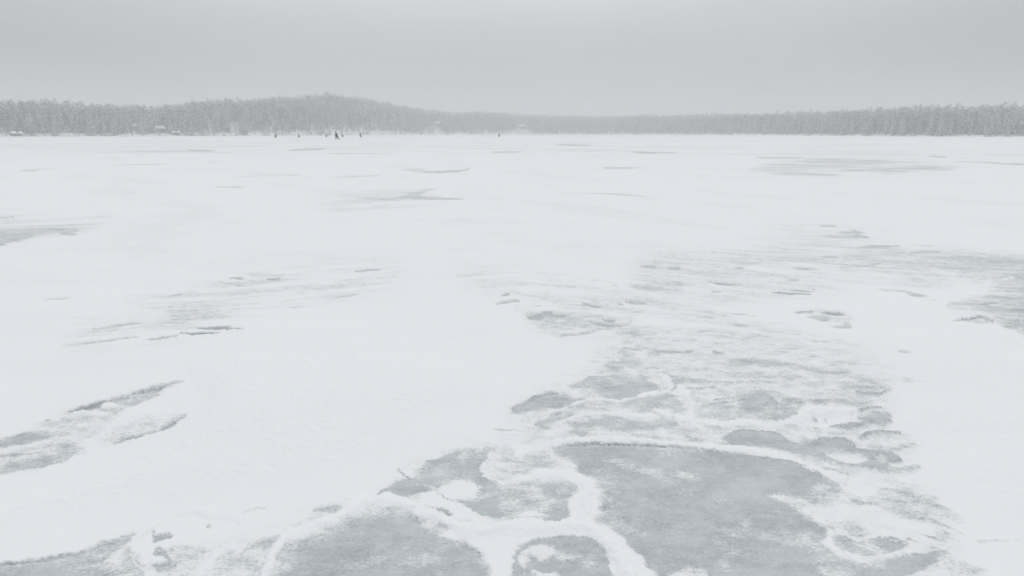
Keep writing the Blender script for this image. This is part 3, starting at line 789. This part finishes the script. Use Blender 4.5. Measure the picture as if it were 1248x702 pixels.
def build_hills():
    az = np.radians(np.concatenate([np.arange(-75, 75.01, 0.4), np.arange(80, 285, 5.0)]))
    s = np.array([-25, -3, 0, 1.5, 3, 5, 8, 12, 17, 24, 34, 46, 60, 80, 105, 135, 170, 210, 260, 330])
    Az, Sg = np.meshgrid(az, s)
    w = (Az + np.pi) % (2 * np.pi) - np.pi
    wc = np.clip(w, _az[0], _az[-1])
    dd = shore(wc) + Sg
    h = terrain(wc, Sg)
    h = np.where(Sg < 0, -0.6 * np.clip(-Sg / 3, 0, 1), h)
    h = np.where(Sg > 200, h * 0.92, h)
    v = np.stack([dd * np.sin(Az), dd * np.cos(Az), h], -1).reshape(-1, 3)
    ns, na = Az.shape
    idx = np.arange(ns * na).reshape(ns, na); nx = np.roll(idx, -1, 1)
    f = np.stack([idx[:-1], idx[1:], nx[1:], nx[:-1]], -1).reshape(-1, 4)[:, ::-1]
    me = mesh_np('hills', v, f, M['snow'], True)
    o = link(bpy.data.objects.new('hills', me))
    tag(o, 'low snowy rises under the forest along the far shore', 'hills', kind='structure')
build_hills()

# ------------------------------------------------------------------ trees
def trunk_geo(h, r0, seg=6, lean=0.0):
    v, f = [], []
    for k in range(4):
        t = k / 3
        for i in range(seg):
            a = 2 * math.pi * i / seg
            rr = r0 * (1 - 0.85 * t)
            v.append((rr * math.cos(a) + lean * t * t, rr * math.sin(a), h * t - 0.3 * (k == 0)))
    for k in range(3):
        for i in range(seg):
            f.append((k * seg + i, k * seg + (i + 1) % seg, (k + 1) * seg + (i + 1) % seg, (k + 1) * seg + i))
    return np.array(v), np.array(f)

def frond(v, f, base, tip, w, droop):
    b = Vector(base); t = Vector(tip); d = t - b
    side = Vector((-d.y, d.x, 0))
    if side.length < 1e-5: side = Vector((1, 0, 0))
    side.normalize(); m = b + d * 0.55 + Vector((0, 0, droop))
    i = len(v)
    v += [tuple(b), tuple(m - side * w + Vector((0, 0, -w * .4))), tuple(t), tuple(m + side * w + Vector((0, 0, -w * .4)))]
    f.append((i, i + 1, i + 2, i + 3))

def spruce_geo(rd, H, levels=15, per=6):
    v, f = [], []
    rmax = H * rd.uniform(0.16, 0.22); z0 = H * rd.uniform(0.06, 0.16)
    for k in range(levels):
        t = (k + rd.uniform(-.3, .3)) / levels
        z = z0 + (H - z0) * max(0, t)
        r = rmax * (1 - max(0, t)) ** 0.8 + 0.12
        n = max(3, int(per * (1 - 0.45 * t)))
        a0 = rd.uniform(0, 6.28)
        for i in range(n):
            if rd.random() < 0.12: continue
            a = a0 + 6.283 * i / n + rd.uniform(-.35, .35); rr = r * rd.uniform(0.6, 1.2)
            frond(v, f, (0, 0, z + 0.06 * H * (1 - t)), (rr * math.cos(a), rr * math.sin(a), z - rr * rd.uniform(0.15, 0.5)), rr * rd.uniform(0.22, 0.34), 0.05 * rr)
    i = len(v); v += [(-.14, 0, H * .93), (.14, 0, H * .93), (0.02, 0, H * 1.03), (0, 0.1, H * .95)]; f.append((i, i + 1, i + 2, i + 3))
    return np.array(v), np.array(f)

def pine_geo(rd, H, n=70):
    v, f = [], []
    c0 = H * rd.uniform(0.42, 0.55)
    for k in range(n):
        t = rd.random() ** 0.8
        z = c0 + (H - c0) * t
        rm = H * 0.20 * math.sqrt(max(0.05, 1 - (t * 1.25 - 0.35) ** 2)) * rd.uniform(0.5, 1.1)
        a = rd.uniform(0, 6.283)
        p0 = (rm * 0.35 * math.cos(a), rm * 0.35 * math.sin(a), z - 0.2)
        a2 = a + rd.uniform(-.5, .5)
        frond(v, f, p0, (rm * math.cos(a2), rm * math.sin(a2), z + rd.uniform(-.4, .5)), rm * rd.uniform(0.25, 0.42), rd.uniform(0.1, 0.4))
    return np.array(v), np.array(f)

def birch_geo(rd, H, n=60):
    v, f = [], []
    for k in range(n):
        t = rd.uniform(0.25, 1.0); z = H * t * 0.92
        L = H * 0.24 * (1.15 - t) * rd.uniform(0.6, 1.3) + 0.5; a = rd.uniform(0, 6.283)
        frond(v, f, (0, 0, z), (L * .6 * math.cos(a), L * .6 * math.sin(a), z + L * rd.uniform(.5, .9)), 0.05 + 0.10 * rd.random(), 0)
    return np.array(v), np.array(f)

rd = random.Random(5)
VAR = []            # kind, crown geometry, trunk geometry
for k in range(6):
    VAR.append(('spruce_tree', spruce_geo(rd, TREE_H * rd.uniform(.95, 1.1)), trunk_geo(TREE_H * .97, .17), M['bark'], M['conifer']))
for k in range(4):
    VAR.append(('pine_tree', pine_geo(rd, TREE_H * rd.uniform(.95, 1.08)), trunk_geo(TREE_H * .95, .19, lean=rd.uniform(-.4, .4)), M['bark'], M['conifer']))
for k in range(3):
    VAR.append(('birch_tree', birch_geo(rd, TREE_H * .88), trunk_geo(TREE_H * .84, .12, lean=rd.uniform(-.5, .5)), M['birchbark'], M['twigs']))
W_FRONT = [3, 3, 3, 3, 3, 3, 1.2, 1.2, 1.2, 1.2, .9, .9, .9]
W_BACK = [2, 2, 2, 2, 2, 2, 3, 3, 3, 3, .4, .4, .4]

# clearings and the cabins standing in them: photo x range, depth of the clearing
CLEAR = [(-6, 12, 18), (14, 25, 8), (160, 171, 42), (190, 203, 22), (210, 220, 8), (255.5, 261, 40), (283, 292, 46), (457, 464, 10), (528, 537, 52),
         (628, 644, 40), (863, 868, 10), (893, 898, 14), (183, 186, 20), (550, 570, 4)]
CLEAR = [(azimuth_of(a), azimuth_of(b), s) for a, b, s in CLEAR]

trees = []
azs = np.arange(-56, 56.001, 0.0)if False else None
s = 1.0
while s < 175:
    step = 3.3 if s < 14 else (4.0 if s < 40 else (4.8 if s < 90 else 5.4))
    a = R(-57)
    while a < R(57):
        D = float(shore(a)) + s
        aj = a + rd.uniform(-.45, .45) * step / D; sj = s + rd.uniform(-.5, .5) * step
        a += step / D * rd.uniform(0.7, 1.3)
        low = 1.0
        if any(c0 < aj < c1 and sj < cs for c0, c1, cs in CLEAR):
            if rd.random() < 0.05 or any(c0 < aj < c1 and cs - 4 < sj < cs for c0, c1, cs in CLEAR): continue
            low = 0.3
        pale = 0.35 if any(azimuth_of(p) < aj < azimuth_of(q) for p, q in ((425, 660), (850, 950))) else 0.0
        if sj < 7 and rd.random() < pale + 0.08: continue
        if rd.random() < 0.06: continue
        k = rd.choices(range(13), W_FRONT if sj < 22 else W_BACK)[0]
        sc = rd.uniform(0.90, 1.04) * (0.72 + 0.28 * min(1, max(0, sj) / 25)) * (1.08 if rd.random() < 0.05 else 1)
        if sj < 9 and rd.random() < 0.55: sc *= rd.uniform(0.3, 0.6)
        if low < 1: sc = rd.uniform(.16, .34)
        trees.append((sj, aj, k, sc, rd.uniform(0, 6.283)))
    s += step * 0.95
print('trees', len(trees))
def tree_pos(sj, aj):
    D = float(shore(aj)) + sj
    return (D * math.sin(aj), D * math.cos(aj), float(terrain(np.array(aj), np.array(max(0, sj)))) - 0.15)

half = azimuth_of(1248) + 0.004
inview = sorted([t for t in trees if abs(t[1]) < half], key=lambda t: t[0] / (float(shore(t[1])) / 450))
single = inview[:298]; sset = set(id(t) for t in single)
meshes = []
for kind, (cv, cf), (tv, tf), bark, leaf in VAR:
    meshes.append((mesh_np('crown', cv, cf, leaf), mesh_np('trunk', tv, tf, bark, True)))
SECT = [(260, 'on the far left shore'), (520, 'below the highest wooded hill'), (800, 'on the pale middle shore'), (2000, 'on the darker right shore')]
SECT = [(azimuth_of(p), t) for p, t in SECT]
LOOK = {'spruce_tree': 'pointed snowy spruce in the front row of trees ', 'pine_tree': 'high-crowned pine in the front row of trees ', 'birch_tree': 'leafless birch in the front row of trees '}
for (sj, aj, k, sc, rz) in single:
    kind = VAR[k][0]
    e = empty(kind, tree_pos(sj, aj), rz); e.scale = (sc, sc, sc)
    sec = next(t for p, t in SECT if aj < p)
    tag(e, LOOK[kind] + sec, 'tree', kind.replace('_tree', '') + ' trees ' + sec)
    link(bpy.data.objects.new('trunk', meshes[k][1]), e); link(bpy.data.objects.new('crown', meshes[k][0]), e)

def build_forest():
    V, Fc, mi, off = [], [], [], 0
    rest = [t for t in trees if id(t) not in sset]
    for k in range(len(VAR)):
        g = [t for t in rest if t[2] == k]
        if not g: continue
        pos = np.array([tree_pos(t[0], t[1]) for t in g]); sc = np.array([t[3] for t in g]); rz = np.array([t[4] for t in g])
        c, s_ = np.cos(rz), np.sin(rz)
        for j, (v, f) in enumerate((VAR[k][1], VAR[k][2])):
            P = np.stack([v[None, :, 0] * c[:, None] - v[None, :, 1] * s_[:, None], v[None, :, 0] * s_[:, None] + v[None, :, 1] * c[:, None], np.broadcast_to(v[None, :, 2], (len(g), len(v)))], -1)
            P = P * sc[:, None, None] + pos[:, None, :]
            V.append(P.reshape(-1, 3)); n = len(v)
            ff = f[None] + (np.arange(len(g)) * n)[:, None, None] + off
            Fc.append(ff.reshape(-1, 4)); off += len(g) * n
            slot = (3 if k >= 10 else 2) if j == 1 else (1 if k >= 10 else 0)
            mi.append(np.full(len(g) * len(f), slot, np.int32))
    me = mesh_np('forest', np.vstack(V), np.vstack(Fc))
    for nm in ('conifer', 'twigs', 'bark', 'birchbark'): me.materials.append(M[nm])
    me.polygons.foreach_set('material_index', np.concatenate(mi))
    o = link(bpy.data.objects.new('forest', me))
    tag(o, 'hazy grey mass of snow-dusted forest covering the far hills', 'forest', kind='stuff')
build_forest()

# ------------------------------------------------------------------ cabins on the shore
def box_bm(bm, cx, cy, cz, sx, sy, sz):
    r = bmesh.ops.create_cube(bm, size=1.0)
    bmesh.ops.scale(bm, vec=(sx, sy, sz), verts=r['verts']); bmesh.ops.translate(bm, vec=(cx, cy, cz), verts=r['verts'])
    return r['verts']

def gable_bm(w, d, h, rise):
    """walls with gable ends left and right; ridge runs along x"""
    bm = bmesh.new(); P = []
    for x in (-w / 2, w / 2):
        P.append([bm.verts.new(p) for p in ((x, -d / 2, -1.2), (x, d / 2, -1.2), (x, d / 2, h), (x, 0, h + rise), (x, -d / 2, h))])
    for k in range(5):
        bm.faces.new((P[0][k], P[0][(k + 1) % 5], P[1][(k + 1) % 5], P[1][k]))
    bm.faces.new(P[0][::-1]); bm.faces.new(P[1])
    bmesh.ops.recalc_face_normals(bm, faces=bm.faces)
    return bm

def roof_bm(w, d, h, rise, t=0.28, eave=0.3):
    bm = bmesh.new(); sl = rise / (d / 2); prof = []
    yo = d / 2 + eave; zo = h - eave * sl
    prof = [(-yo, zo + 0.02), (0, h + rise + 0.02), (yo, zo + 0.02), (yo * 0.99, zo + t), (yo * 0.6, h + rise * 0.42 + t), (0, h + rise + t * 0.95), (-yo * 0.6, h + rise * 0.42 + t), (-yo * 0.99, zo + t)]
    X = [[bm.verts.new((x, y, z)) for y, z in prof] for x in (-w / 2 - 0.45, w / 2 + 0.45)]
    n = len(prof)
    for k in range(n): bm.faces.new((X[0][k], X[0][(k + 1) % n], X[1][(k + 1) % n], X[1][k]))
    bm.faces.new(X[0][::-1]); bm.faces.new(X[1])
    bmesh.ops.recalc_face_normals(bm, faces=bm.faces)
    return bm

def cabin(px, s, w, d, h, rise, label, wall='plank', turn=0.0, name='lakeside_cabin', nwin=2, base=None):
    az = azimuth_of(px); D = float(shore(az)) + s
    z = float(terrain(np.array(az), np.array(s))) if base is None else base
    e = empty(name, (D * math.sin(az), D * math.cos(az), z), -az + turn)
    tag(e, label, 'cabin', 'small buildings among the trees on the far shore')
    bm_obj('wall', gable_bm(w, d, h, rise), M[wall], e)
    rf = bm_obj('roof', roof_bm(w, d, h, rise), M['roofsnow'], e)
    if w > 4.5:
        b = bmesh.new(); box_bm(b, w * 0.22, 0.3, h + rise + 0.35, 0.55, 0.55, 1.3)
        bm_obj('chimney', b, M['plank'], rf)
    for i in range(nwin):
        x = w * (-0.28 + 0.56 * i / max(1, nwin - 1)) if nwin > 1 else -w * .25
        b = bmesh.new()
        for sx in (-.5, .5): box_bm(b, x + sx, -d / 2 - 0.04, h * 0.58, 0.09, 0.10, 1.1)
        for sz in (-.5, .5): box_bm(b, x, -d / 2 - 0.043, h * 0.58 + sz, 0.9, 0.11, 0.09)
        wf = bm_obj('window', b, M['whitewall'], e)
        b = bmesh.new(); box_bm(b, x, -d / 2 - 0.02, h * 0.58, 0.88, 0.05, 0.9); bm_obj('pane', b, M['glass'], wf)
    b = bmesh.new(); box_bm(b, 0, -d / 2 - 0.03, 0.97, 0.85, 0.07, 1.94); dr = bm_obj('door', b, M['door'], e)
    b = bmesh.new(); box_bm(b, 0.3, -d / 2 - 0.09, 1.0, 0.12, 0.06, 0.05); bm_obj('handle', b, M['metal'], dr)
    return e

cabin(166.5, 38, 2.8, 3.4, 2.0, 1.1, 'small snow-roofed cabin set high among trees at the left of the shore')
cabin(196, 18, 3.8, 4.0, 2.0, 1.1, 'long white snow roof of a cabin just above the left shoreline')
cabin(214.5, 3.5, 3.2, 2.6, 1.1, 0.6, 'low dark boat shed under snow right at the left shoreline', nwin=1)
cabin(19.5, 3.0, 3.6, 2.6, 0.9, 0.6, 'low snow-covered shed at the water edge near the left border', nwin=1, turn=0.35)
cabin(532.5, 46, 3.6, 4.2, 3.2, 1.4, 'small white cottage halfway up the slope right of the hill', wall='whitewall', turn=0.5)
cabin(636, 36, 6.6, 5.0, 2.6, 1.5, 'wide house with bright snow roof above the seated angler in the middle')

# ------------------------------------------------------------------ people on the ice
def skin_body(name, joints, edges, radii, root, mats, parent):
    names = list(joints); ix = {n: i for i, n in enumerate(names)}
    me = bpy.data.meshes.new(name + '_bones')
    me.from_pydata([joints[n] for n in names], [(ix[a], ix[b]) for a, b in edges], [])
    o = bpy.data.objects.new(name + '_bones', me); COL.objects.link(o)
    o.modifiers.new('Skin', 'SKIN').use_smooth_shade = True
    sv = me.skin_vertices[0].data
    for n, i in ix.items():
        rr = radii[n]; sv[i].radius = rr if isinstance(rr, tuple) else (rr, rr)
        sv[i].use_root = (n == root)
    o.modifiers.new('Sub', 'SUBSURF').levels = 1
    dg = bpy.context.evaluated_depsgraph_get(); dg.update()
    m2 = bpy.data.meshes.new_from_object(o.evaluated_get(dg))
    bpy.data.objects.remove(o); bpy.data.meshes.remove(me)
    m2.name = name
    m2.materials.clear()
    for m in mats: m2.materials.append(m)
    return m2

def person(px, py, pose, face, cloth, trousers, label, scale=1.0, lean=0.0):
    """face: heading in degrees, 0 = towards the camera, 90 = to the right of the picture"""
    g = ground_point(px, py); az = math.atan2(g.x, g.y)
    e = empty('person', (g.x, g.y, 0.012), 0); e.scale = (scale,) * 3
    # local: -y is the way the figure faces
    e.rotation_euler = (0, 0, -az + R(face))
    tag(e, label, 'person', 'ice anglers out on the frozen lake')
    J, Rd, E = {}, {}, []
    def j(n, p, r, link_to=None):
        J[n] = p; Rd[n] = r
        if link_to: E.append((link_to, n))
    if pose == 'seated':
        hz = 0.52; L = lean
        def tz(h): return (0, -L * (h - hz) , h)
        j('pelvis', (0, 0, hz), (.18, .16)); j('belly', tz(hz + .2), (.19, .16), 'pelvis'); j('chest', tz(hz + .40), (.20, .16), 'belly')
        j('neck', tz(hz + .56), .075, 'chest')
        y0 = -L * .62
        j('chin', (0, y0 - .04, hz + .66), (.085, .09), 'neck'); j('crown', (0, y0 - .05, hz + .80), (.088, .10), 'chin')
        j('nose', (0, y0 - .165, hz + .715), .02, 'chin')
        for sd, q in ((-1, 'l'), (1, 'r')):
            j('hip' + q, (sd * .10, -.06, hz - .01), .115, 'pelvis'); j('knee' + q, (sd * .16, -.46, hz + .03), .09, 'hip' + q)
            j('ankle' + q, (sd * .17, -.50, .11), .07, 'knee' + q); j('toe' + q, (sd * .19, -.70, .055), .055, 'ankle' + q)
            yc = -L * .40
            j('shoulder' + q, (sd * .20, yc, hz + .45), .095, 'chest'); j('elbow' + q, (sd * .27, yc - .14, hz + .20), .07, 'shoulder' + q)
            j('wrist' + q, (sd * .12, yc - .36, hz + .16), .05, 'elbow' + q); j('knuckle' + q, (sd * .08, yc - .44, hz + .16), .045, 'wrist' + q)
            j('fingers' + q, (sd * .05, yc - .51, hz + .14), .028, 'knuckle' + q); j('thumb' + q, (sd * .05, yc - .42, hz + .22), .018, 'knuckle' + q)
        head = (0, y0 - .055, hz + .755)
    else:
        stride = 0.42 if pose == 'walking' else 0.08
        hz = 0.92; L = lean
        j('pelvis', (0, 0, hz), (.19, .16)); j('belly', (0, -.02 - L * .2, hz + .2), (.20, .165), 'pelvis'); j('chest', (0, -.03 - L * .45, hz + .42), (.215, .17), 'belly')
        j('neck', (0, -.03 - L * .6, hz + .57), .075, 'chest')
        j('chin', (0, -.06 - L * .65, hz + .66), (.085, .09), 'neck'); j('crown', (0, -.06 - L * .72, hz + .80), (.088, .10), 'chin')
        j('nose', (0, -.175 - L * .68, hz + .715), .02, 'chin')
        for sd, q in ((-1, 'l'), (1, 'r')):
            f = (0.14 if sd < 0 else -0.52) if pose == 'walking' else sd * stride
            j('hip' + q, (sd * .10, -f * .12, hz - .06), .12, 'pelvis'); j('knee' + q, (sd * .11, -f * .55 - .03, .49), .09, 'hip' + q)
            j('ankle' + q, (sd * .11, -f * 1.0 + .02, .11), .07, 'knee' + q); j('toe' + q, (sd * .13, -f * 1.0 - .20, .055), .055, 'ankle' + q)
            yc = -.03 - L * .45
            j('shoulder' + q, (sd * .215, yc, hz + .47), .095, 'chest'); j('elbow' + q, (sd * .31, yc + f * .35 + .03, hz + .20), .072, 'shoulder' + q)
            j('wrist' + q, (sd * .30, yc + f * .3 - .14, hz - .02), .052, 'elbow' + q); j('knuckle' + q, (sd * .29, yc + f * .3 - .17, hz - .10), .046, 'wrist' + q)
            j('fingers' + q, (sd * .28, yc + f * .3 - .19, hz - .18), .028, 'knuckle' + q); j('thumb' + q, (sd * .26, yc + f * .3 - .24, hz - .10), .018, 'knuckle' + q)
        head = (0, -.065 - L * .69, hz + .755)
    for k_ in Rd:
        if k_[:-1] in ('hip', 'knee', 'shoulder', 'elbow') or k_ in ('belly', 'chest', 'pelvis'):
            Rd[k_] = tuple(q * 1.6 for q in Rd[k_]) if isinstance(Rd[k_], tuple) else Rd[k_] * 1.6
    me = skin_body('body', J, E, Rd, 'pelvis', [M[cloth], M[trousers], M['skin']], e)
    hzc = head[2]
    for p in me.polygons:
        c = p.center
        if c.z > hzc - .16 and c.y < head[1] + 0.0 and abs(c.x) < .14 and c.z < hzc + .05: p.material_index = 2
        elif c.z < hz - .02: p.material_index = 1
        p.use_smooth = True
    link(bpy.data.objects.new('body', me), e)
    b = bmesh.new(); bmesh.ops.create_uvsphere(b, u_segments=14, v_segments=10, radius=.128)
    for v in b.verts:
        v.co.z *= 1.02 if v.co.z > 0 else .55
        if v.co.z < 0: v.co.x *= 1.04; v.co.y *= 1.04
        v.co += Vector((head[0], head[1] + .008, head[2] + .045))
    bm_obj('hat', b, M['hat'], e, True)
    for sx in (-.035, .035):
        b = bmesh.new(); bmesh.ops.create_uvsphere(b, u_segments=8, v_segments=6, radius=.011)
        bmesh.ops.translate(b, vec=(sx, head[1] - .098, head[2] - .02), verts=b.verts); bm_obj('eye', b, M['eye'], e, True)
    return e

def fishing_box(px, py, face, label, scale=1.0, back=0.0):
    g = ground_point(px, py); az = math.atan2(g.x, g.y)
    rz = -az + R(face)
    off = Matrix.Rotation(rz, 3, 'Z') @ Vector((0, back, 0))
    e = empty('fishing_box', (g.x + off.x, g.y + off.y, 0.012), rz); e.scale = (scale,) * 3
    tag(e, label, 'fishing box', 'fishing boxes used as seats on the ice')
    b = bmesh.new(); vs = box_bm(b, 0, .02, .17, .38, .30, .33)
    bmesh.ops.bevel(b, geom=b.edges[:], offset=.02, segments=2, affect='EDGES'); bm_obj('shell', b, M['boxside'], e)
    b = bmesh.new(); box_bm(b, 0, .02, .357, .40, .32, .04); ld = bm_obj('lid', b, M['boxlid'], e)
    b = bmesh.new(); box_bm(b, 0, -.147, .30, .08, .02, .06); bm_obj('latch', b, M['metal'], e)
    return e

# the walking figure nearest to us
person(410.4, 170.5, 'walking', -80, 'blackcloth', 'blackcloth', 'largest dark figure in black, striding across the snow in front of the hill', 1.12, 0.12)
person(439.3, 167.4, 'standing', 40, 'navycloth', 'blackcloth', 'slim dark figure standing upright, rightmost of the group before the hill', 0.94, 0.0)
fishing_box(440.6, 167.3, 30, 'dark fishing box on the snow beside the feet of the standing figure')
person(397.2, 167.3, 'seated', 75, 'greycloth', 'greycloth', 'seated figure in grey clothes just left of the large walking figure', 0.96, 0.10)
fishing_box(397.2, 167.3, 75, 'fishing box under the grey seated figure left of the walker')
person(418.2, 167.2, 'seated', -70, 'greycloth', 'navycloth', 'figure bent forward over the ice just right of the large walking figure', 0.98, 0.65)
fishing_box(418.2, 167.2, -70, 'fishing box under the bent figure right of the walker')
person(336.2, 167.7, 'seated', -20, 'navycloth', 'blackcloth', 'dark seated figure alone, leftmost of all the people on the ice', 0.98, 0.2)
fishing_box(336.2, 167.7, -20, 'fishing box under the leftmost seated figure')
person(364, 167.5, 'seated', 150, 'navycloth', 'navycloth', 'small dark seated figure between the leftmost angler and the grey one', 0.88, 0.25)
fishing_box(364, 167.5, 150, 'fishing box under the second seated figure from the left', .9)
person(608.3, 166.9, 'seated', 175, 'blackcloth', 'blackcloth', 'lone black seated figure far out in the middle with back turned', 1.0, 0.1)
fishing_box(608.3, 166.9, 175, 'fishing box under the lone seated figure in the middle')
person(1136, 166.4, 'seated', 20, 'greycloth', 'greycloth', 'tiny faint seated figure by the right shore, left one of the pair', 0.95, 0.2)
fishing_box(1136, 166.4, 20, 'fishing box under the left one of the faint pair by the right shore')
person(1148, 166.4, 'seated', -30, 'greycloth', 'greycloth', 'tiny faint seated figure by the right shore, right one of the pair', 0.95, 0.2)
fishing_box(1148, 166.4, -30, 'fishing box under the right one of the faint pair by the right shore')

# ------------------------------------------------------------------ falling snow
def build_flakes(n=3800):
    d = rng.uniform(5, 60, n) ** 1.0; az_ = rng.uniform(-0.8, 0.8, n)
    x = d * np.sin(az_); y = d * np.cos(az_); z = 1.70 + d * rng.uniform(-0.004, 0.20, n)
    base = np.array([(1, 0, 0), (-1, 0, 0), (0, 1, 0), (0, -1, 0), (0, 0, 1), (0, 0, -1)], float)
    tri = np.array([(0, 2, 4), (2, 1, 4), (1, 3, 4), (3, 0, 4), (2, 0, 5), (1, 2, 5), (3, 1, 5), (0, 3, 5)])
    r = rng.uniform(0.0025, 0.0065, n)
    P = base[None] * r[:, None, None] * rng.uniform(0.6, 1.4, (n, 6, 1)) + np.stack([x, y, z], -1)[:, None, :]
    f = tri[None] + (np.arange(n) * 6)[:, None, None]
    o = link(bpy.data.objects.new('falling_snow', mesh_np('falling_snow', P.reshape(-1, 3), f.reshape(-1, 3), M['roofsnow'])))
    tag(o, 'light snowflakes drifting through the air above the lake', 'falling snow', kind='stuff')
build_flakes()

# ------------------------------------------------------------------ haze
def build_haze():
    b = bmesh.new(); box_bm(b, 0, 0, (54 - 2.0) / 2, 3000, 3000, 54 + 2.0)
    m = bpy.data.materials.new('snowy_air'); m.use_nodes = True; nt = m.node_tree; nt.nodes.clear()
    out = nt.nodes.new('ShaderNodeOutputMaterial'); v = nt.nodes.new('ShaderNodeVolumePrincipled')
    v.inputs['Color'].default_value = HAZE_COLOR; v.inputs['Density'].default_value = HAZE_DENSITY; v.inputs['Anisotropy'].default_value = 0.0
    nt.links.new(v.outputs[0], out.inputs['Volume'])
    o = bm_obj('haze', b, m); tag(o, 'pale snowy haze hanging over the lake', 'haze', kind='stuff')
HAZE_COLOR = (0.90, 0.912, 0.925, 1); HAZE_DENSITY = 0.0015
build_haze()

# ------------------------------------------------------------------ sky and sun
SUN_EL, SUN_AZ = 50.0, 12.0        # behind the cloud, ahead of the camera
w = bpy.data.worlds.new('World'); S.world = w; w.use_nodes = True
nt = w.node_tree; nt.nodes.clear(); n = N(nt)
sky = n.add('ShaderNodeTexSky', sky_type='NISHITA'); sky.sun_disc = False
sky.sun_elevation = R(SUN_EL); sky.sun_rotation = R(SUN_AZ); sky.altitude = 100; sky.dust_density = 4; sky.air_density = 1.5
hs = n.add('ShaderNodeHueSaturation'); hs.inputs['Saturation'].default_value = 0.12; n.lk(sky.outputs[0], hs.inputs['Color'])
bgA = n.add('ShaderNodeBackground'); bgA.inputs['Strength'].default_value = 0.06; n.lk(hs.outputs[0], bgA.inputs['Color'])
tc = n.add('ShaderNodeTexCoord'); G = tc.outputs['Generated']
sep = n.add('ShaderNodeSeparateXYZ'); n.lk(G, sep.inputs[0])
ramp = n.add('ShaderNodeValToRGB'); n.lk(sep.outputs['Z'], ramp.inputs['Fac'])
cr = ramp.color_ramp; cr.interpolation = 'B_SPLINE'
stops = [(0.0, .61), (0.05, .58), (0.10, .47), (0.16, .67), (0.30, .80), (0.6, .88), (1.0, .92)]
cr.elements[0].position = 0; cr.elements[1].position = 1
for k, (p, vv) in enumerate(stops):
    e = cr.elements[0] if k == 0 else (cr.elements[-1] if k == len(stops) - 1 else cr.elements.new(p))
    e.color = (vv * .975, vv * .995, vv * 1.02, 1)
mpc = n.add('ShaderNodeMapping'); n.lk(G, mpc.inputs['Vector']); mpc.inputs['Scale'].default_value = (1, 1, 3.5)
cl = n.noise(mpc.outputs['Vector'], 2.6, 5, 0.55)
cl2 = n.math('ADD', 0.835, n.math('MULTIPLY', cl, 0.34))
x2 = n.math('MULTIPLY', sep.outputs['X'], sep.outputs['X'])
side = n.math('SUBTRACT', 1.08, n.math('ADD', n.math('MULTIPLY', x2, 0.60), n.math('MULTIPLY', sep.outputs['X'], 0.06)))
side = n.math('MAXIMUM', side, 0.80)
bri = n.math('MULTIPLY', cl2, side)
vm = n.add('ShaderNodeVectorMath', operation='SCALE'); n.lk(ramp.outputs['Color'], vm.inputs[0]); n.lk(bri, vm.inputs['Scale'])
bgB = n.add('ShaderNodeBackground'); n.lk(vm.outputs[0], bgB.inputs['Color']); bgB.inputs['Strength'].default_value = 1.0
mx = n.add('ShaderNodeMixShader'); mx.inputs[0].default_value = 0.85; n.lk(bgA.outputs[0], mx.inputs[1]); n.lk(bgB.outputs[0], mx.inputs[2])
out = n.add('ShaderNodeOutputWorld'); n.lk(mx.outputs[0], out.inputs['Surface'])

sl = bpy.data.lights.new('sun', 'SUN'); sl.energy = 0.70; sl.angle = R(32); sl.color = (1, 0.985, 0.96)
so = link(bpy.data.objects.new('sun', sl))
dirv = Vector((math.sin(R(SUN_AZ)) * math.cos(R(SUN_EL)), math.cos(R(SUN_AZ)) * math.cos(R(SUN_EL)), math.sin(R(SUN_EL))))
so.rotation_euler = dirv.to_track_quat('Z', 'Y').to_euler(); so.location = dirv * 40

# ------------------------------------------------------------------ camera and output
cam = bpy.data.cameras.new('camera'); cam.sensor_width = 36; cam.lens = F * 36 / 1248
cam.clip_start = 0.05; cam.clip_end = 6000
co = link(bpy.data.objects.new('camera', cam)); co.location = (0, 0, EYE); co.rotation_euler = (math.pi / 2 - PITCH, 0, 0)
S.camera = co
vs = S.view_settings; vs.view_transform = 'Standard'; vs.look = 'None'; vs.gamma = 1; vs.use_curve_mapping = False; vs.exposure = 0.0
S.render.engine = 'CYCLES'
S.cycles.max_bounces = 6; S.cycles.diffuse_bounces = 3; S.cycles.glossy_bounces = 2; S.cycles.volume_bounces = 1
S.cycles.use_denoising = True
S.cycles.denoiser = 'OPENIMAGEDENOISE'; S.cycles.denoising_input_passes = 'RGB_ALBEDO_NORMAL'; S.cycles.denoising_prefilter = 'ACCURATE'
